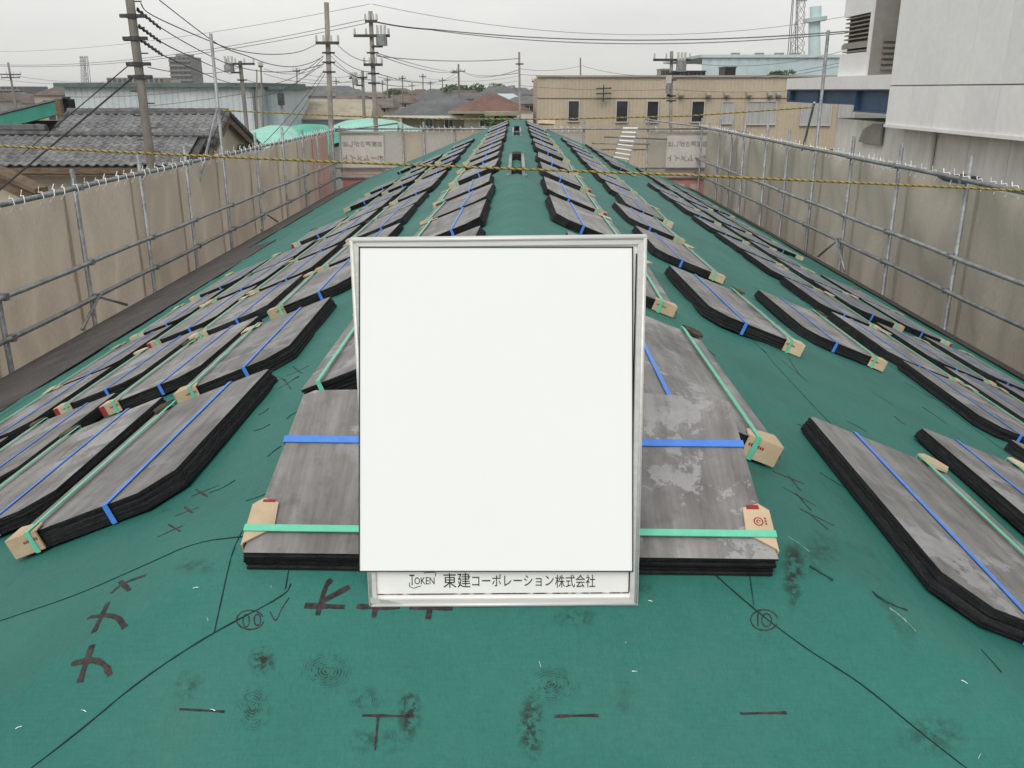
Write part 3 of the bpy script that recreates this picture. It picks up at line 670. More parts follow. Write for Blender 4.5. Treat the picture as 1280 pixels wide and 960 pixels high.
# ================================================================== SCAFFOLDS
YL = [.9, 2.5, 4.1, 5.7, 7.3, 8.9, 10.5, 12.0, 13.6, 15.3, 17.1, 18.7, 20.1, 21.75]
YR = [.9, 2.5, 4.1, 5.7, 7.2, 8.8, 10.4, 11.9, 13.4, 14.8, 16.1, 17.7, 18.7, 19.8, 21.75]
SX = 4.4; ZT = {-1: CZ - .92, 1: CZ - .83}; ZM = {-1: (CZ - 1.67, CZ - 2.03), 1: (CZ - 1.58, CZ - 1.93)}
def cordloop(m, p, r):
    d = R.uniform(.01, .07); hgt = R.uniform(.02, .06)
    pts = [p + Vector((0, -d * .8, -.075)), p + Vector((r, -d * .2, -.02)), p + Vector((r * .5, d * .5, .036)), p + Vector((-r * .6, d, .030)), p + Vector((-r * .4, d * 1.5, .03 + hgt))]
    m.tube(pts, .0055, 4)
for sg, YS, nm, mk in ((-1, YL, 'left', 'sheetL'), (1, YR, 'right', 'sheetR')):
    e = empty('scaffold', (sg * SX, 10, 0), 'steel tube scaffold running along the %s eave of the roof' % nm, 'scaffold')
    for k, y in enumerate(YS):
        x = sg * SX; topz = ZT[sg] + R.uniform(.14, .26)
        if abs(y - (13.6 if sg < 0 else 13.4)) < .01: topz = at(274, 42, 13.6).z if sg < 0 else at(1022, 38, 13.4).z
        m = MB(); ln = -.02 * sg if sg < 0 else .0
        m.tube([(x + .02 * sg, y, 0), (x + R.uniform(-.01, .01), y + R.uniform(-.01, .01), topz)], .0245, 8)
        p = m.build('post', M['galv'], e, smooth=True)
        for z in (ZT[sg], *ZM[sg]):
            if k == 0 and z == ZT[sg]:
                m = MB(); m.box(-.026, .030, -.030, .030, -.031, .029); cme = m.mesh('clamp', M['galv'])
            link('clamp', cme, p).location = (x - sg * .05, y, z)
    for z in (ZT[sg], *ZM[sg]):
        m = MB(); pts = [(sg * (SX - .055), YS[0] - .4, z)]
        for i in range(1, 28): yy = YS[0] - .4 + (22.0 - YS[0] + .4) * i / 27; pts.append((sg * (SX - .055), yy, z + .006 * math.sin(yy * 2.1)))
        m.tube(pts, .0245, 8); m.build('rail', M['galv'], e, smooth=True)
    for y in (8.9, 15.3) if sg < 0 else (11.9,):
        for d in (-.55, .5):
            m = MB(); m.tube([(sg * (SX - .08), y, ZM[sg][1]), (sg * (SX - .08 - .05), y + d, roofz(SX - .3, 10) - .02)], .017, 6); m.build('brace', M['galv'], e, smooth=True)
    if sg < 0:
        m = MB(); m.tube([at(272, 135, 13.55), at(246, 238, 12.9)], .02, 6); m.build('brace', M['galv'], e)
    else:
        m = MB(); m.tube([at(1018, 128, 13.35), at(1003, 188, 14.2)], .018, 6); m.build('brace', M['galv'], e)
    # mesh sheets, one per bay, hung outside the posts and laced to the top rail
    for k in range(2, len(YS) - 1):
        y0, y1 = YS[k] - .03, YS[k + 1] + .03; x = sg * (SX + .05 + .012 * (k % 2)); zt = ZT[sg] - .03; zl = ZM[sg][1] - 1.0
        nu, nv = 22, 24; m = MB(); ph = R.uniform(0, 6); swag = R.uniform(.5, 1.0) * (1.0 if sg > 0 else (.9 if k in (8, 9) else .55))
        for j in range(nv + 1):
            for i in range(nu + 1):
                t = i / nu; v = j / nv; ed = math.sin(math.pi * t)
                sag = .09 * swag * ed * max(0, 1 - v * 3)
                gg = v - .42 * (1 - (2 * t - 1) ** 2) * (.7 + .3 * math.sin(ph)); fold = swag * .13 * ed * math.sin(11 * gg + ph) * math.exp(-1.3 * v) + .03 * ed * math.sin(17 * (t * (1 + .3 * v)) + ph * 2) * (.5 + v)
                dx = .09 + .05 * ed * (1 - .3 * v) + fold + .05 * ed * noise.noise(Vector((t * 4 + k * 3, v * 5, ph)))
                m.v.append((x + sg * (dx - .02), y0 + (y1 - y0) * t, zt - sag - (zt - zl) * v))
        for j in range(nv):
            for i in range(nu):
                a = j * (nu + 1) + i; m.f.append((a, a + 1, a + nu + 2, a + nu + 1)); m.m.append(0)
        o = m.build('mesh_sheet', M['sheetP'] if sg < 0 and k == len(YS) - 2 else M[mk], smooth=True)
        tag(o, 'beige mesh sheet on the %s scaffold, %s bay from the near end' % (nm, WORD[k - 2]), 'scaffold sheet', 'mesh sheets laced to the scaffolds')
        m = MB(); nn = 7
        for i in range(nn): cordloop(m, Vector((sg * (SX - .055), y0 + (y1 - y0) * (i + .5) / nn + R.uniform(-.06, .06), ZT[sg])), .033)
        if y1 > 4: tag(m.build('lacing_cords', M['cord'], o), kind='stuff')
# far end scaffold
e = empty('scaffold', (0, 21.95, 0), 'low tube scaffold across the far end of the roof', 'scaffold')
YF = 21.95; fz = at(560, 161, YF).z
fposts = [424, 503, 529.5, 568, 650, 730, 810, 887]
for px in fposts:
    p = at(px, 161, YF); m = MB(); m.tube([(p.x, YF, 0), (p.x, YF, fz + R.uniform(.06, .3))], .024, 6); m.build('post', M['galv'], e, smooth=True)
for py in (161, 210, 222):
    z = at(600, py, YF).z; m = MB(); m.tube([(-4.4, YF - .05, z), (4.75, YF - .05, z)], .022, 6); m.build('rail', M['galv'], e, smooth=True)
for (a, b) in (((806, 149), (935, 166)), ((418, 164), (498, 154)), ((755, 171), (834, 174)), ((740, 179), (812, 180)), ((498, 154), (498, 163))):
    m = MB(); m.tube([at(*a, YF - .12), at(*b, YF - .12)], .022, 6); m.build('tube', M['galv'], e, smooth=True)
def fsheet(p0, p1, mat, label, deep=2.2):
    a = at(p0, 163, YF + .06); b = at(p1, 163, YF + .06); m = MB(); nu, nv = 10, 12; ph = R.uniform(0, 6)
    for j in range(nv + 1):
        for i in range(nu + 1):
            t = i / nu; v = j / nv
            m.v.append((a.x + (b.x - a.x) * t, YF + .05 + .03 * math.sin(math.pi * t) * math.sin(7 * v + 3 * t + ph), a.z - .02 * math.sin(math.pi * t) - deep * v))
    for j in range(nv):
        for i in range(nu):
            q = j * (nu + 1) + i; m.f.append((q, q + 1, q + nu + 2, q + nu + 1)); m.m.append(0)
    o = tag(m.build('mesh_sheet', mat, smooth=True), label, 'scaffold sheet', 'mesh sheets laced to the scaffolds')
    m = MB()
    for i in range(5): cordloop(m, Vector((a.x + (b.x - a.x) * (i + .5) / 5, YF - .05, fz)), .03)
    tag(m.build('lacing_cords', M['cord'], o), kind='stuff'); return o
s1 = fsheet(425, 502, M['sheetN'], 'pale mesh sheet with faded mirrored lettering at the far left corner')
fsheet(503, 529, M['sheetL'], 'narrow beige mesh sheet on the far scaffold, right of the left lettered sheet')
fsheet(530, 568, M['sheetN'], 'palest plain mesh sheet on the far scaffold, left of the ridge')
fsheet(569, 640, M['sheetL'], 'brownish mesh sheet on the far scaffold, just left of the ridge top')
fsheet(690, 729, M['sheetN'], 'small pale mesh sheet on the far scaffold, right of the ridge top')
s2 = fsheet(812, 887, M['sheetR'], 'pale mesh sheet with faded mirrored lettering at the far right corner')
def fprint(par, p0, p1):
    a = at(p0, 166, YF); b = at(p1, 166, YF); yy = YF - .012
    def r(t0, t1, z0, z1, mat, nm, d=0.0):
        m = MB(); x0 = a.x + (b.x - a.x) * t0; x1 = a.x + (b.x - a.x) * t1
        m.box(x0, x1, yy - .002 - d, yy - d, a.z - z1, a.z - z0); m.build(nm, mat, par)
    r(0, 1, .06, .84, M['print_pale'], 'pale_print'); r(0, 1, .0, .06, M['print_grey'], 'grey_print')
    for k in range(3): r(0, 1, .86 + k * .07, .90 + k * .07, M['print_pink'], 'pink_stripe')
    r(0, 1, 1.08, 2.0, M['print_red'], 'red_print')
    r(.35, .48, 1.2, 1.42, M['print_pink'], 'house_symbol', .003); r(.62, .82, 1.2, 1.42, M['print_pink'], 'house_symbol', .003)
    cx = (a.x + b.x) / 2; T = lambda z: Matrix.Translation((cx, yy - .006, a.z - z)) @ Matrix.Rotation(math.pi / 2, 4, 'X')
    text_mesh('ホームメイト', 'sheet_lettering', M['print_grey'], (b.x - a.x) * .165, T(.60), 1.0, par, True, .006)
    text_mesh('お部屋さがしは', 'sheet_lettering', M['print_grey'], (b.x - a.x) * .135, T(.27), 1.0, par, True, .006)
fprint(s1, 426, 479); fprint(s2, 834, 887)
# ladder at the far end
e = empty('ladder', at(780, 190, 21.7), 'aluminium ladder leaning at the far end of the roof', 'ladder')
A = [at(768, 193, 21.3), at(787, 196, 21.3)]; B = [at(779, 160, 21.82), at(797, 160, 21.82)]
for a, b in zip(A, B):
    m = MB(); d = (b - a); m.tube([a - d * .2, b + d * .08], .022, 4); m.build('stile', M['galv'], e)
for i in range(8):
    t = -.1 + i * .155; m = MB(); m.tube([A[0].lerp(B[0], t), A[1].lerp(B[1], t)], .026, 6); m.build('rung', M['alu'], e)
# open carton at the far end of the ridge
e = empty('carton', at(681, 152, 20.3), 'open brown carton at the far end of the ridge', 'box'); p = at(683, 155, 20.0)
m = MB(); m.box(p.x - .17, p.x + .17, 20.0, 20.3, roofz(.4, 10), p.z + .10); m.build('body', M['card'], e)
m = MB(); m.hexa([(p.x - .17, 19.995, p.z + .09), (p.x + .17, 19.995, p.z + .09), (p.x + .17, 20.0, p.z + .10), (p.x - .17, 20.0, p.z + .10), (p.x - .20, 19.90, p.z + .02), (p.x + .19, 19.90, p.z + .0), (p.x + .19, 19.905, p.z + .01), (p.x - .20, 19.905, p.z + .03)]); m.hexa([(p.x + .17, 20.0, p.z + .1), (p.x + .175, 20.0, p.z + .1), (p.x + .175, 20.3, p.z + .1), (p.x + .17, 20.3, p.z + .1), (p.x + .25, 20.0, p.z + .17), (p.x + .255, 20.0, p.z + .17), (p.x + .255, 20.3, p.z + .17), (p.x + .25, 20.3, p.z + .17)]); m.build('flap', M['card'], e)

# ================================================================== ROPES
def rope(label, pts, r, pitch, step, n=5):
    e = empty('tiger_rope', pts[0], label, 'rope')
    P = [Vector(p) for p in pts]; cum = [0]
    for a, b in zip(P[:-1], P[1:]): cum.append(cum[-1] + (b - a).length)
    def pos(s):
        for i in range(len(P) - 1):
            if s <= cum[i + 1]: return P[i].lerp(P[i + 1], (s - cum[i]) / (cum[i + 1] - cum[i]))
        return P[-1]
    for k in range(3):
        q = []; s = 0
        while s < cum[-1]:
            c = pos(s); an = 2 * math.pi * (s / pitch + k / 3); q.append(c + Vector((0, math.cos(an), math.sin(an))) * r * (.50 if k < 2 else .46)); s += step
        m = MB(); m.tube(q, r * (.60 if k < 2 else .50), n); m.build('strand', M['rope_k'] if k == 2 else M['rope_y'], e, smooth=True)
yr = 2.45
pp = []
for x, y in ((-420, 166), (0, 182.5), (200, 192.5), (420, 202.5), (640, 211), (860, 219), (1080, 229), (1280, 238.5), (1690, 262)): pp.append(at(x, y, yr))
rope('near twisted yellow and black tiger rope stretched across the whole roof', pp, .0035, .020, .0030)
rope('far thin yellow rope between the two tall scaffold posts', [at(278, 138, 13.55), at(430, 145, 13.5), at(560, 149, 13.45), at(690, 149, 13.4), at(860, 145, 13.4), at(1018, 134, 13.35)], .011, .09, .022, 4)

# ================================================================== NEIGHBOURING BUILDINGS, left
# tiled house
def tile_proto(w_, l_):
    m = MB(); n = 4                       # s-shaped pan tile: local x across, y up the slope
    pro = [(-.5, .026), (-.30, .03), (-.08, .004), (.2, .0), (.5, .022)]
    for y, dz in ((-.04 * l_, .018), (l_ * .98, 0)):
        for x, z in pro: m.v.append((x * w_, y, z * 2.1 + dz))
    for i in range(n): m.f.append((i, i + 1, n + 2 + i, n + 1 + i)); m.m.append(0)
    b = len(m.v)
    for x, z in pro: m.v.append((x * w_, -.04 * l_, z * 2.1 - .016))
    for i in range(n): m.f.append((b + i, b + i + 1, i + 1, i)); m.m.append(0)
    return m.mesh('roof_tile', M['kawara'])
house = empty('tiled_house', at(120, 200, 30), 'old house with grey clay tile roofs beyond the left scaffold', 'house')
TW, TL = .30, .26
tile = tile_proto(TW, TL)
cands = []
def slope_tiles(x0, x1, y0, z0, y1, z1):
    run = math.hypot(y1 - y0, z1 - z0); rows = int(run / (TL * .92)); a = math.atan2(z1 - z0, y1 - y0); cnt = int((x1 - x0) / TW)
    for r in range(rows):
        for c in range(cnt):
            t = r / rows
            cands.append((Vector((x0 + (c + .5) * TW, y0 + (y1 - y0) * t, z0 + (z1 - z0) * t + .02)), a))
eL = at(-40, 208, 28); eR = at(238, 206, 28); ze = eL.z
SL = .45
yj = 29.75; zj = ze + (yj - 28) * SL
ridge = at(86, 145, 31.6); ridR = at(281, 141, 31.6); zr = (ridge.z + ridR.z) / 2
yu = 29.55; zu = zr - (31.6 - yu) * .47
slope_tiles(eL.x - 2, eR.x, 28, ze, yj, zj)
slope_tiles(ridge.x, ridR.x + .1, yu, zu, 31.6, zr)
cands.sort(key=lambda c: (c[0].y, -c[0].x))
vis = [c for c in cands if (c[0].x / c[0].y) > -.62]
rest = MB()
for i, (p, a) in enumerate(vis):
    jit = Matrix.Rotation(a + R.uniform(-.02, .02), 4, 'X') @ Matrix.Rotation(R.uniform(-.02, .02), 4, 'Z')
    if i < 300:
        o = link('roof_tile', tile, house, world=True); o.matrix_basis = Matrix.Translation(p) @ jit
    else:
        T = Matrix.Translation(p) @ jit; b = len(rest.v); rest.v += [tuple(T @ v.co) for v in tile.vertices]
        rest.f += [tuple(b + k for k in pl.vertices) for pl in tile.polygons]; rest.m += [0] * len(tile.polygons)
tag(rest.build('far_roof_tiles', M['kawara'], house), kind='stuff')
m = MB()
m.hexa([(eL.x - 2, 28.05, ze - .09), (eR.x, 28.05, ze - .09), (eR.x, yj, zj - .09), (eL.x - 2, yj, zj - .09), (eL.x - 2, 28.05, ze - .02), (eR.x, 28.05, ze - .02), (eR.x, yj, zj - .02), (eL.x - 2, yj, zj - .02)])
m.build('lower_roof_deck', M['kawara2'], house)
yb = 35.2; zbk = at(318, 184, yb).z; xg = ridR.x + .12
m = MB()
m.hexa([(ridge.x, yu + .03, zu - .10), (xg, yu + .03, zu - .10), (xg, 31.6, zr - .10), (ridge.x, 31.6, zr - .10), (ridge.x, yu + .03, zu - .02), (xg, yu + .03, zu - .02), (xg, 31.6, zr - .02), (ridge.x, 31.6, zr - .02)])
m.hexa([(ridge.x, 31.6, zr - .12), (xg, 31.6, zr - .12), (xg, yb, zbk - .12), (ridge.x, yb, zbk - .12), (ridge.x, 31.6, zr - .02), (xg, 31.6, zr - .02), (xg, yb, zbk - .02), (ridge.x, yb, zbk - .02)])
m.build('upper_roof_deck', M['kawara2'], house)
# ridge caps and verges built of half-round tiles
def caps(a, b, r, name='ridge_cap'):
    a = Vector(a); b = Vector(b); n = max(1, int((b - a).length / .33)); m = MB()
    for i in range(n):
        p = a.lerp(b, i / n); q = a.lerp(b, (i + .95) / n); m.tube([p, q], r, 7, r2=r * .86)
    tag(m.build(name, M['kawara2'], house, smooth=False), kind='stuff')
caps((ridge.x, 31.6, zr + .10), (ridR.x + .15, 31.6, zr + .10), .12); caps((ridge.x, 31.6, zr + .02), (ridR.x + .1, 31.6, zr + .02), .15)
caps((ridge.x, yu + .02, zu + .03), (ridge.x, 31.6, zr + .06), .10); caps((xg, 31.6, zr + .05), (xg, yb, zbk + .05), .10); caps((xg, yu, zu + .05), (xg, 31.6, zr + .05), .10)
caps((ridge.x - .1, yj, zj + .10), (ridR.x + .2, yj, zj + .06), .10); caps((eL.x - 2, 30.1, zj + .24), (ridge.x, 30.0, zj + .24), .18); caps((eL.x - 2, 30.05, zj + .12), (ridge.x, 30.0, zj + .10), .2)
m = MB(); xw = xg - .22
m.poly([(xw, yu + .3, 0), (xw, yb - .4, 0), (xw, yb - .4, zbk + .02), (xw, 31.6, zr - .15), (xw, yu + .3, zu + .02)]); m.poly([(ridge.x + .3, 30.2, 0), (xw, 30.2, 0), (xw, 30.2, zu + .1), (ridge.x + .3, 30.2, zu + .1)])
recalc(m.build('gable_wall', M['cream'], house))
m = MB(); m.box(eL.x - 2, eR.x - .5, 28.6, 28.9, 0, ze - .2); m.build('wall', M['cream'], house)
m = MB(); m.box(eL.x - 2, eR.x + .02, 27.98, 28.03, ze - .22, ze - .05); m.build('eave_board', M['brown_wood'], house)
m = MB(); m.box(eL.x - 2, eR.x - .02, 28.02, 28.6, ze - .30, ze - .24); m.build('soffit', M['brown_wood'], house)
m = MB(); m.box(xg - .02, xg + .03, yu, 31.6, zr - .5, zr - .3); m.v = []; m.f = []; m.m = []
for (ya, za, ybb, zb3) in ((yu, zu, 31.6, zr), (31.6, zr, yb, zbk)):
    m.hexa([(xg - .03, ya, za - .30), (xg + .03, ya, za - .30), (xg + .03, ybb, zb3 - .30), (xg - .03, ybb, zb3 - .30), (xg - .03, ya, za - .1), (xg + .03, ya, za - .1), (xg + .03, ybb, zb3 - .1), (xg - .03, ybb, zb3 - .1)])
m.build('barge_board', M['brown_wood'], house)
f = MB(); wx = at(205, 222, 28.55); f.box(wx.x - 1.2, wx.x + .9, 28.55, 28.6, wx.z - 1.3, wx.z + .12); wn = f.build('window', M['frame_b'], house); f = MB(); f.box(wx.x - 1.14, wx.x - .2, 28.53, 28.549, wx.z - 1.24, wx.z + .06); f.box(wx.x - .12, wx.x + .84, 28.53, 28.549, wx.z - 1.24, wx.z + .06); f.build('pane', M['glass'], wn)
# nearer house at the lower left: only a corner of its roof shows
h2 = empty('brown_roofed_house', at(-40, 240, 20), 'corner of a brown boarded roof verge at the lower left edge', 'house')
a = at(-60, 188, 20); b = at(40, 236, 20); c_ = Vector((a.x - 4, 20, a.z - 1.6))
m = MB(); m.hexa([(a.x, 20, a.z - .35), (b.x, 20, b.z - .35), (b.x, 20.3, b.z - .35), (a.x, 20.3, a.z - .35), (a.x, 20, a.z - .1), (b.x, 20, b.z - .1), (b.x, 20.3, b.z - .1), (a.x, 20.3, a.z - .1)]); m.build('verge_board', M['brown_wood'], h2)
m = MB(); m.hexa([(a.x, 19.9, a.z - .1), (b.x + .1, 19.9, b.z - .1), (b.x + .1, 20.5, b.z - .1), (a.x, 20.5, a.z - .1), (a.x, 19.9, a.z), (b.x + .1, 19.9, b.z), (b.x + .1, 20.5, b.z), (a.x, 20.5, a.z)]); m.build('roof', M['brown_wood'], h2)
m = MB(); m.box(a.x - 3, b.x - .5, 20.05, 20.4, 0, b.z - .3); m.build('wall', M['cream'], h2)
# shed with green awning
sh = empty('green_awning_shed', at(30, 160, 36), 'dark open shed with a sloping green roof edge behind the tiled house', 'shed')
p0, p1, p2, p3 = at(-40, 154, 36), at(72, 126, 36), at(72, 143, 36), at(-40, 172, 36)
def slab(name, q, dy, mat, par):
    m = MB(); n = len(q); b0 = len(m.v); m.v += [tuple(v) for v in q] + [(v.x, v.y + dy, v.z) for v in q]
    m.f.append(tuple(range(n))[::-1]); m.f.append(tuple(range(n, 2 * n)))
    for i in range(n): j = (i + 1) % n; m.f.append((i, j, n + j, n + i))
    m.m = [0] * len(m.f); return recalc(m.build(name, mat, par))
slab('roof_edge', [p3, p2, p1, p0], .3, M['awning'], sh)
slab('roof', [at(-40, 153, 36) + Vector((0, -.05, .0)), at(78, 123.5, 36) + Vector((0, -.05, 0)), at(78, 121, 36), at(-40, 150, 36)], .7, M['roof_grey'], sh)
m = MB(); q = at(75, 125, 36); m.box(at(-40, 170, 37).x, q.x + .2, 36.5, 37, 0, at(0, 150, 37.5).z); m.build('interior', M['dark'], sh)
m = MB(); q = at(71, 124, 35.9); m.box(q.x, q.x + .22, 35.7, 35.9, 0, q.z); m.build('post', M['brown_wood'], sh)
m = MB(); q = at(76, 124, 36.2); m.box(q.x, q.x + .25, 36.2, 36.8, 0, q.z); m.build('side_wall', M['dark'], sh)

def ribwall(m, x0, x1, y, z0, z1, pitch, dep, mi=0):
    n = max(1, int((x1 - x0) / pitch)); p = (x1 - x0) / n
    for i in range(n):
        a = x0 + i * p
        for (xa, ya, xb, yb_) in ((a, y, a + p * .68, y), (a + p * .68, y, a + p * .74, y + dep), (a + p * .74, y + dep, a + p * .94, y + dep), (a + p * .94, y + dep, a + p, y)):
            m.poly([(xa, ya, z0), (xb, yb_, z0), (xb, yb_, z1), (xa, ya, z1)], mi)
def window(par, x0, x1, z0, z1, y, fm, gm, mull=0, t=.07):
    """frame proud of the wall, pane set back in it; the wall faces -y at y"""
    m = MB(); m.box(x0 - t, x1 + t, y - .06, y + .05, z1, z1 + t); m.box(x0 - t, x1 + t, y - .08, y + .05, z0 - t, z0)
    m.box(x0 - t, x0, y - .06, y + .05, z0, z1); m.box(x1, x1 + t, y - .06, y + .05, z0, z1)
    for k in range(mull): xm = x0 + (x1 - x0) * (k + 1) / (mull + 1); m.box(xm - t * .4, xm + t * .4, y - .05, y + .05, z0, z1)
    w_ = m.build('window', fm, par); m = MB(); m.box(x0, x1, y - .015, y - .005, z0, z1); m.build('pane', gm, w_); return w_
# long pale blue building
bl_ = empty('blue_warehouse', at(220, 150, 62), 'long pale blue corrugated warehouse with green roof trim behind the tiled house', 'warehouse')
a = at(80, 109, 62); b = at(322, 109, 62); m = MB(); ribwall(m, a.x, b.x, 62, 0, a.z, .40, .03); m.poly([(b.x, 62, 0), (b.x, 75, 0), (b.x, 75, a.z), (b.x, 62, a.z)]); m.poly([(a.x, 75, 0), (a.x, 62, 0), (a.x, 62, a.z), (a.x, 75, a.z)]); m.build('wall', M['bluewall'], bl_)
m = MB(); m.box(a.x - .5, b.x + .2, 61.6, 75.3, a.z, a.z + .28); m.build('roof', M['greentrim'], bl_)
m = MB(); m.box(b.x - .35, b.x - .2, 61.75, 61.9, 0, a.z - .02); m.build('downpipe', M['wire_grey'], bl_)
b2 = empty('blue_annex', at(340, 150, 66), 'paler blue lower annex at the right end of the blue warehouse', 'warehouse')
a2 = at(321, 112, 64); c2 = at(352, 114, 64); m = MB(); ribwall(m, a2.x + .1, c2.x, 64, 0, a2.z, .4, .025); m.poly([(c2.x, 64, 0), (c2.x, 72, 0), (c2.x, 72, a2.z), (c2.x, 64, a2.z)]); m.build('wall', M['bluewall2'], b2)
m = MB(); m.box(a2.x + .3, c2.x + .4, 63.7, 72, a2.z, a2.z + .22); m.build('roof', M['greentrim'], b2)
m = MB(); q = at(349, 122, 63.9); m.box(q.x, q.x + .35, 63.4, 63.9, q.z - .5, q.z + .3); m.build('vent_hood', M['iron'], b2)
# tan gable roof house beyond
def house_box(name, label, px0, px1, pye, pyr, Y, dep, wall, roofm, hip=.25, cat='house', group=None, over=.5, wins=(), fascia=None, ground=0.0):
    a = at(px0, pye, Y); b = at(px1, pye, Y); zE = a.z; zR = at((px0 + px1) / 2, pyr, Y + dep / 2).z
    e = empty(name, ((a.x + b.x) / 2, Y + dep / 2, ground), label, cat, group)
    m = MB(); m.box(a.x, b.x, Y, Y + dep, ground, zE); m.build('wall', wall, e)
    x0, x1, y0, y1 = a.x - over, b.x + over, Y - over, Y + dep + over; hx = (x1 - x0) * hip; ym = Y + dep / 2
    r0, r1 = (x0 + hx, ym, zR), (x1 - hx, ym, zR); zl = zE - .05
    m = MB(); c = [(x0, y0, zl), (x1, y0, zl), (x1, y1, zl), (x0, y1, zl)]
    m.poly([c[0], c[1], r1, r0]); m.poly([c[1], c[2], r1]); m.poly([c[2], c[3], r0, r1]); m.poly([c[3], c[0], r0]); m.poly(c[::-1])
    rf = m.build('roof', roofm, e)
    if fascia:
        m = MB(); m.box(x0, x1, y0 - .05, y0 - .001, zl - .1, zl + .03); m.build('fascia', fascia, e)
    for (u0, u1, v0, v1, gm) in wins:
        p = at(u0, v0, Y); q = at(u1, v1, Y); window(e, p.x, q.x, q.z, p.z, Y, M['frame_w'], gm, 1, .05)
    return e, (x0, x1, y0, y1, zl, zR, r0, r1)
house_box('tan_roofed_shed', 'low shed with a tan roof right of the blue annex', 354, 452, 148, 124, 70, 7, M['bluewall2'], M['roof_tan'], hip=.04, cat='shed', over=.8, wins=((366, 378, 128 + 22, 140 + 20, M['glass']),))
# green sheeted domes
def dome(label, px0, px1, pyt, pyb, Y, mat):
    a = at(px0, pyb, Y); b = at(px1, pyb, Y); zt = at((px0 + px1) / 2, pyt, Y).z; hgt = zt - a.z; cx = (a.x + b.x) / 2; rx = (b.x - a.x) / 2
    e = empty('sheeted_dome', (cx, Y, 0), label, 'covered stack', 'green sheeted domes'); m = MB(); nu, nv = 20, 8
    for j in range(nv + 1):
        for i in range(nu + 1):
            u = -1 + 2 * i / nu; v = math.pi * j / nv
            z = a.z + hgt * (1 - abs(u) ** 2.4) * math.sin(v) ** .8 + .06 * noise.noise(Vector((u * 5, v * 3, Y))) if 0 < j < nv else a.z - .4
            m.v.append((cx + u * rx, Y - 3 * math.cos(v), z))
    for j in range(nv):
        for i in range(nu): q = j * (nu + 1) + i; m.f.append((q, q + 1, q + nu + 2, q + nu + 1)); m.m.append(0)
    m.build('sheet', mat, e, smooth=True)
    m = MB(); m.box(a.x + .2, b.x - .2, Y - 2.6, Y + 2.6, 0, a.z - .2); m.build('base', M['wall_w'], e)
dome('pale green sheeted dome behind the far scaffold', 404, 521, 148, 166, 46, M['tarp'])
dome('mid green net covered mound left of the pale dome', 340, 432, 155, 176, 40, M['tarp2'])
dome('bright green sheeted mound right of the tiled house gable', 296, 396, 157, 186, 38, M['tarp'])
# mid houses
e, d = house_box('grey_roofed_house', 'beige house with a dark grey hipped roof left of the ridge top', 502, 598, 143.5, 122, 52, 7, M['wall_b'], M['roof_grey'], .33, fascia=M['frame_w'], over=.9, wins=((532, 541, 147, 158, M['glass']), (556, 566, 146, 160, M['glass'])))
e, d = house_box('red_roofed_house', 'cream house with a reddish brown hipped roof above the ridge top', 580, 646, 138, 117, 50, 6, M['cream'], M['roof_red'], .44, over=.8, fascia=M['roof_tan'], wins=((600, 612, 145, 158, M['glass']), (618, 642, 145, 160, M['glass'])))
p = at(624, 141, 49); m = MB(); m.box(at(606, 141, 49).x, at(648, 141, 49).x, 48.2, 50, p.z - .12, p.z + .06); m.build('porch_roof', M['roof_tan'], e)
house_box('white_house', 'white two storey house between the red roof and the beige building', 634, 676, 129, 121, 78, 8, M['wall_w'], M['roof_grey'], .3, wins=((640, 650, 133, 141, M['glass']), (656, 668, 116 + 16, 140, M['glass'])))
for i, (a, b, ye, yr_, Y, wl, rf) in enumerate(((428, 458, 136, 125, 85, 'wall_b', 'roof_grey'), (462, 486, 134, 123, 92, 'wall_b', 'roof_brown'), (484, 512, 128, 120, 110, 'wall_w', 'roof_brown'), (415, 442, 127, 119, 120, 'wall_w', 'roof_brown'),
                                      (520, 560, 125, 117, 118, 'wall_w', 'roof_grey'), (562, 600, 123, 116, 125, 'wall_w', 'roof_grey'), (604, 648, 124, 117, 130, 'wall_w', 'pale'), (446, 474, 121, 115.5, 170, 'wall_b', 'roof_brown'))):
    house_box('town_house', ['grey roofed beige house left of the transformer pole', 'brown roofed house with cream wall right of the transformer pole', 'low brown roofed house above the grey hipped roof', 'brown roofed white house left behind the tall round pole', 'grey flat roofed building over the grey hipped roof', 'grey roofed building below the tree line', 'pale roofed hall behind the red roof', 'distant brown roofed house behind the transformer pole'][i],
              a, b, ye, yr_, Y, 8, M[wl], M['pale_blue'] if rf == 'pale' else M[rf], .2, group='houses of the near town', wins=((a + 4, a + 9, ye + 1.5, ye + 6, M['glass']), (b - 10, b - 4, ye + 1.5, ye + 6, M['glass'])))
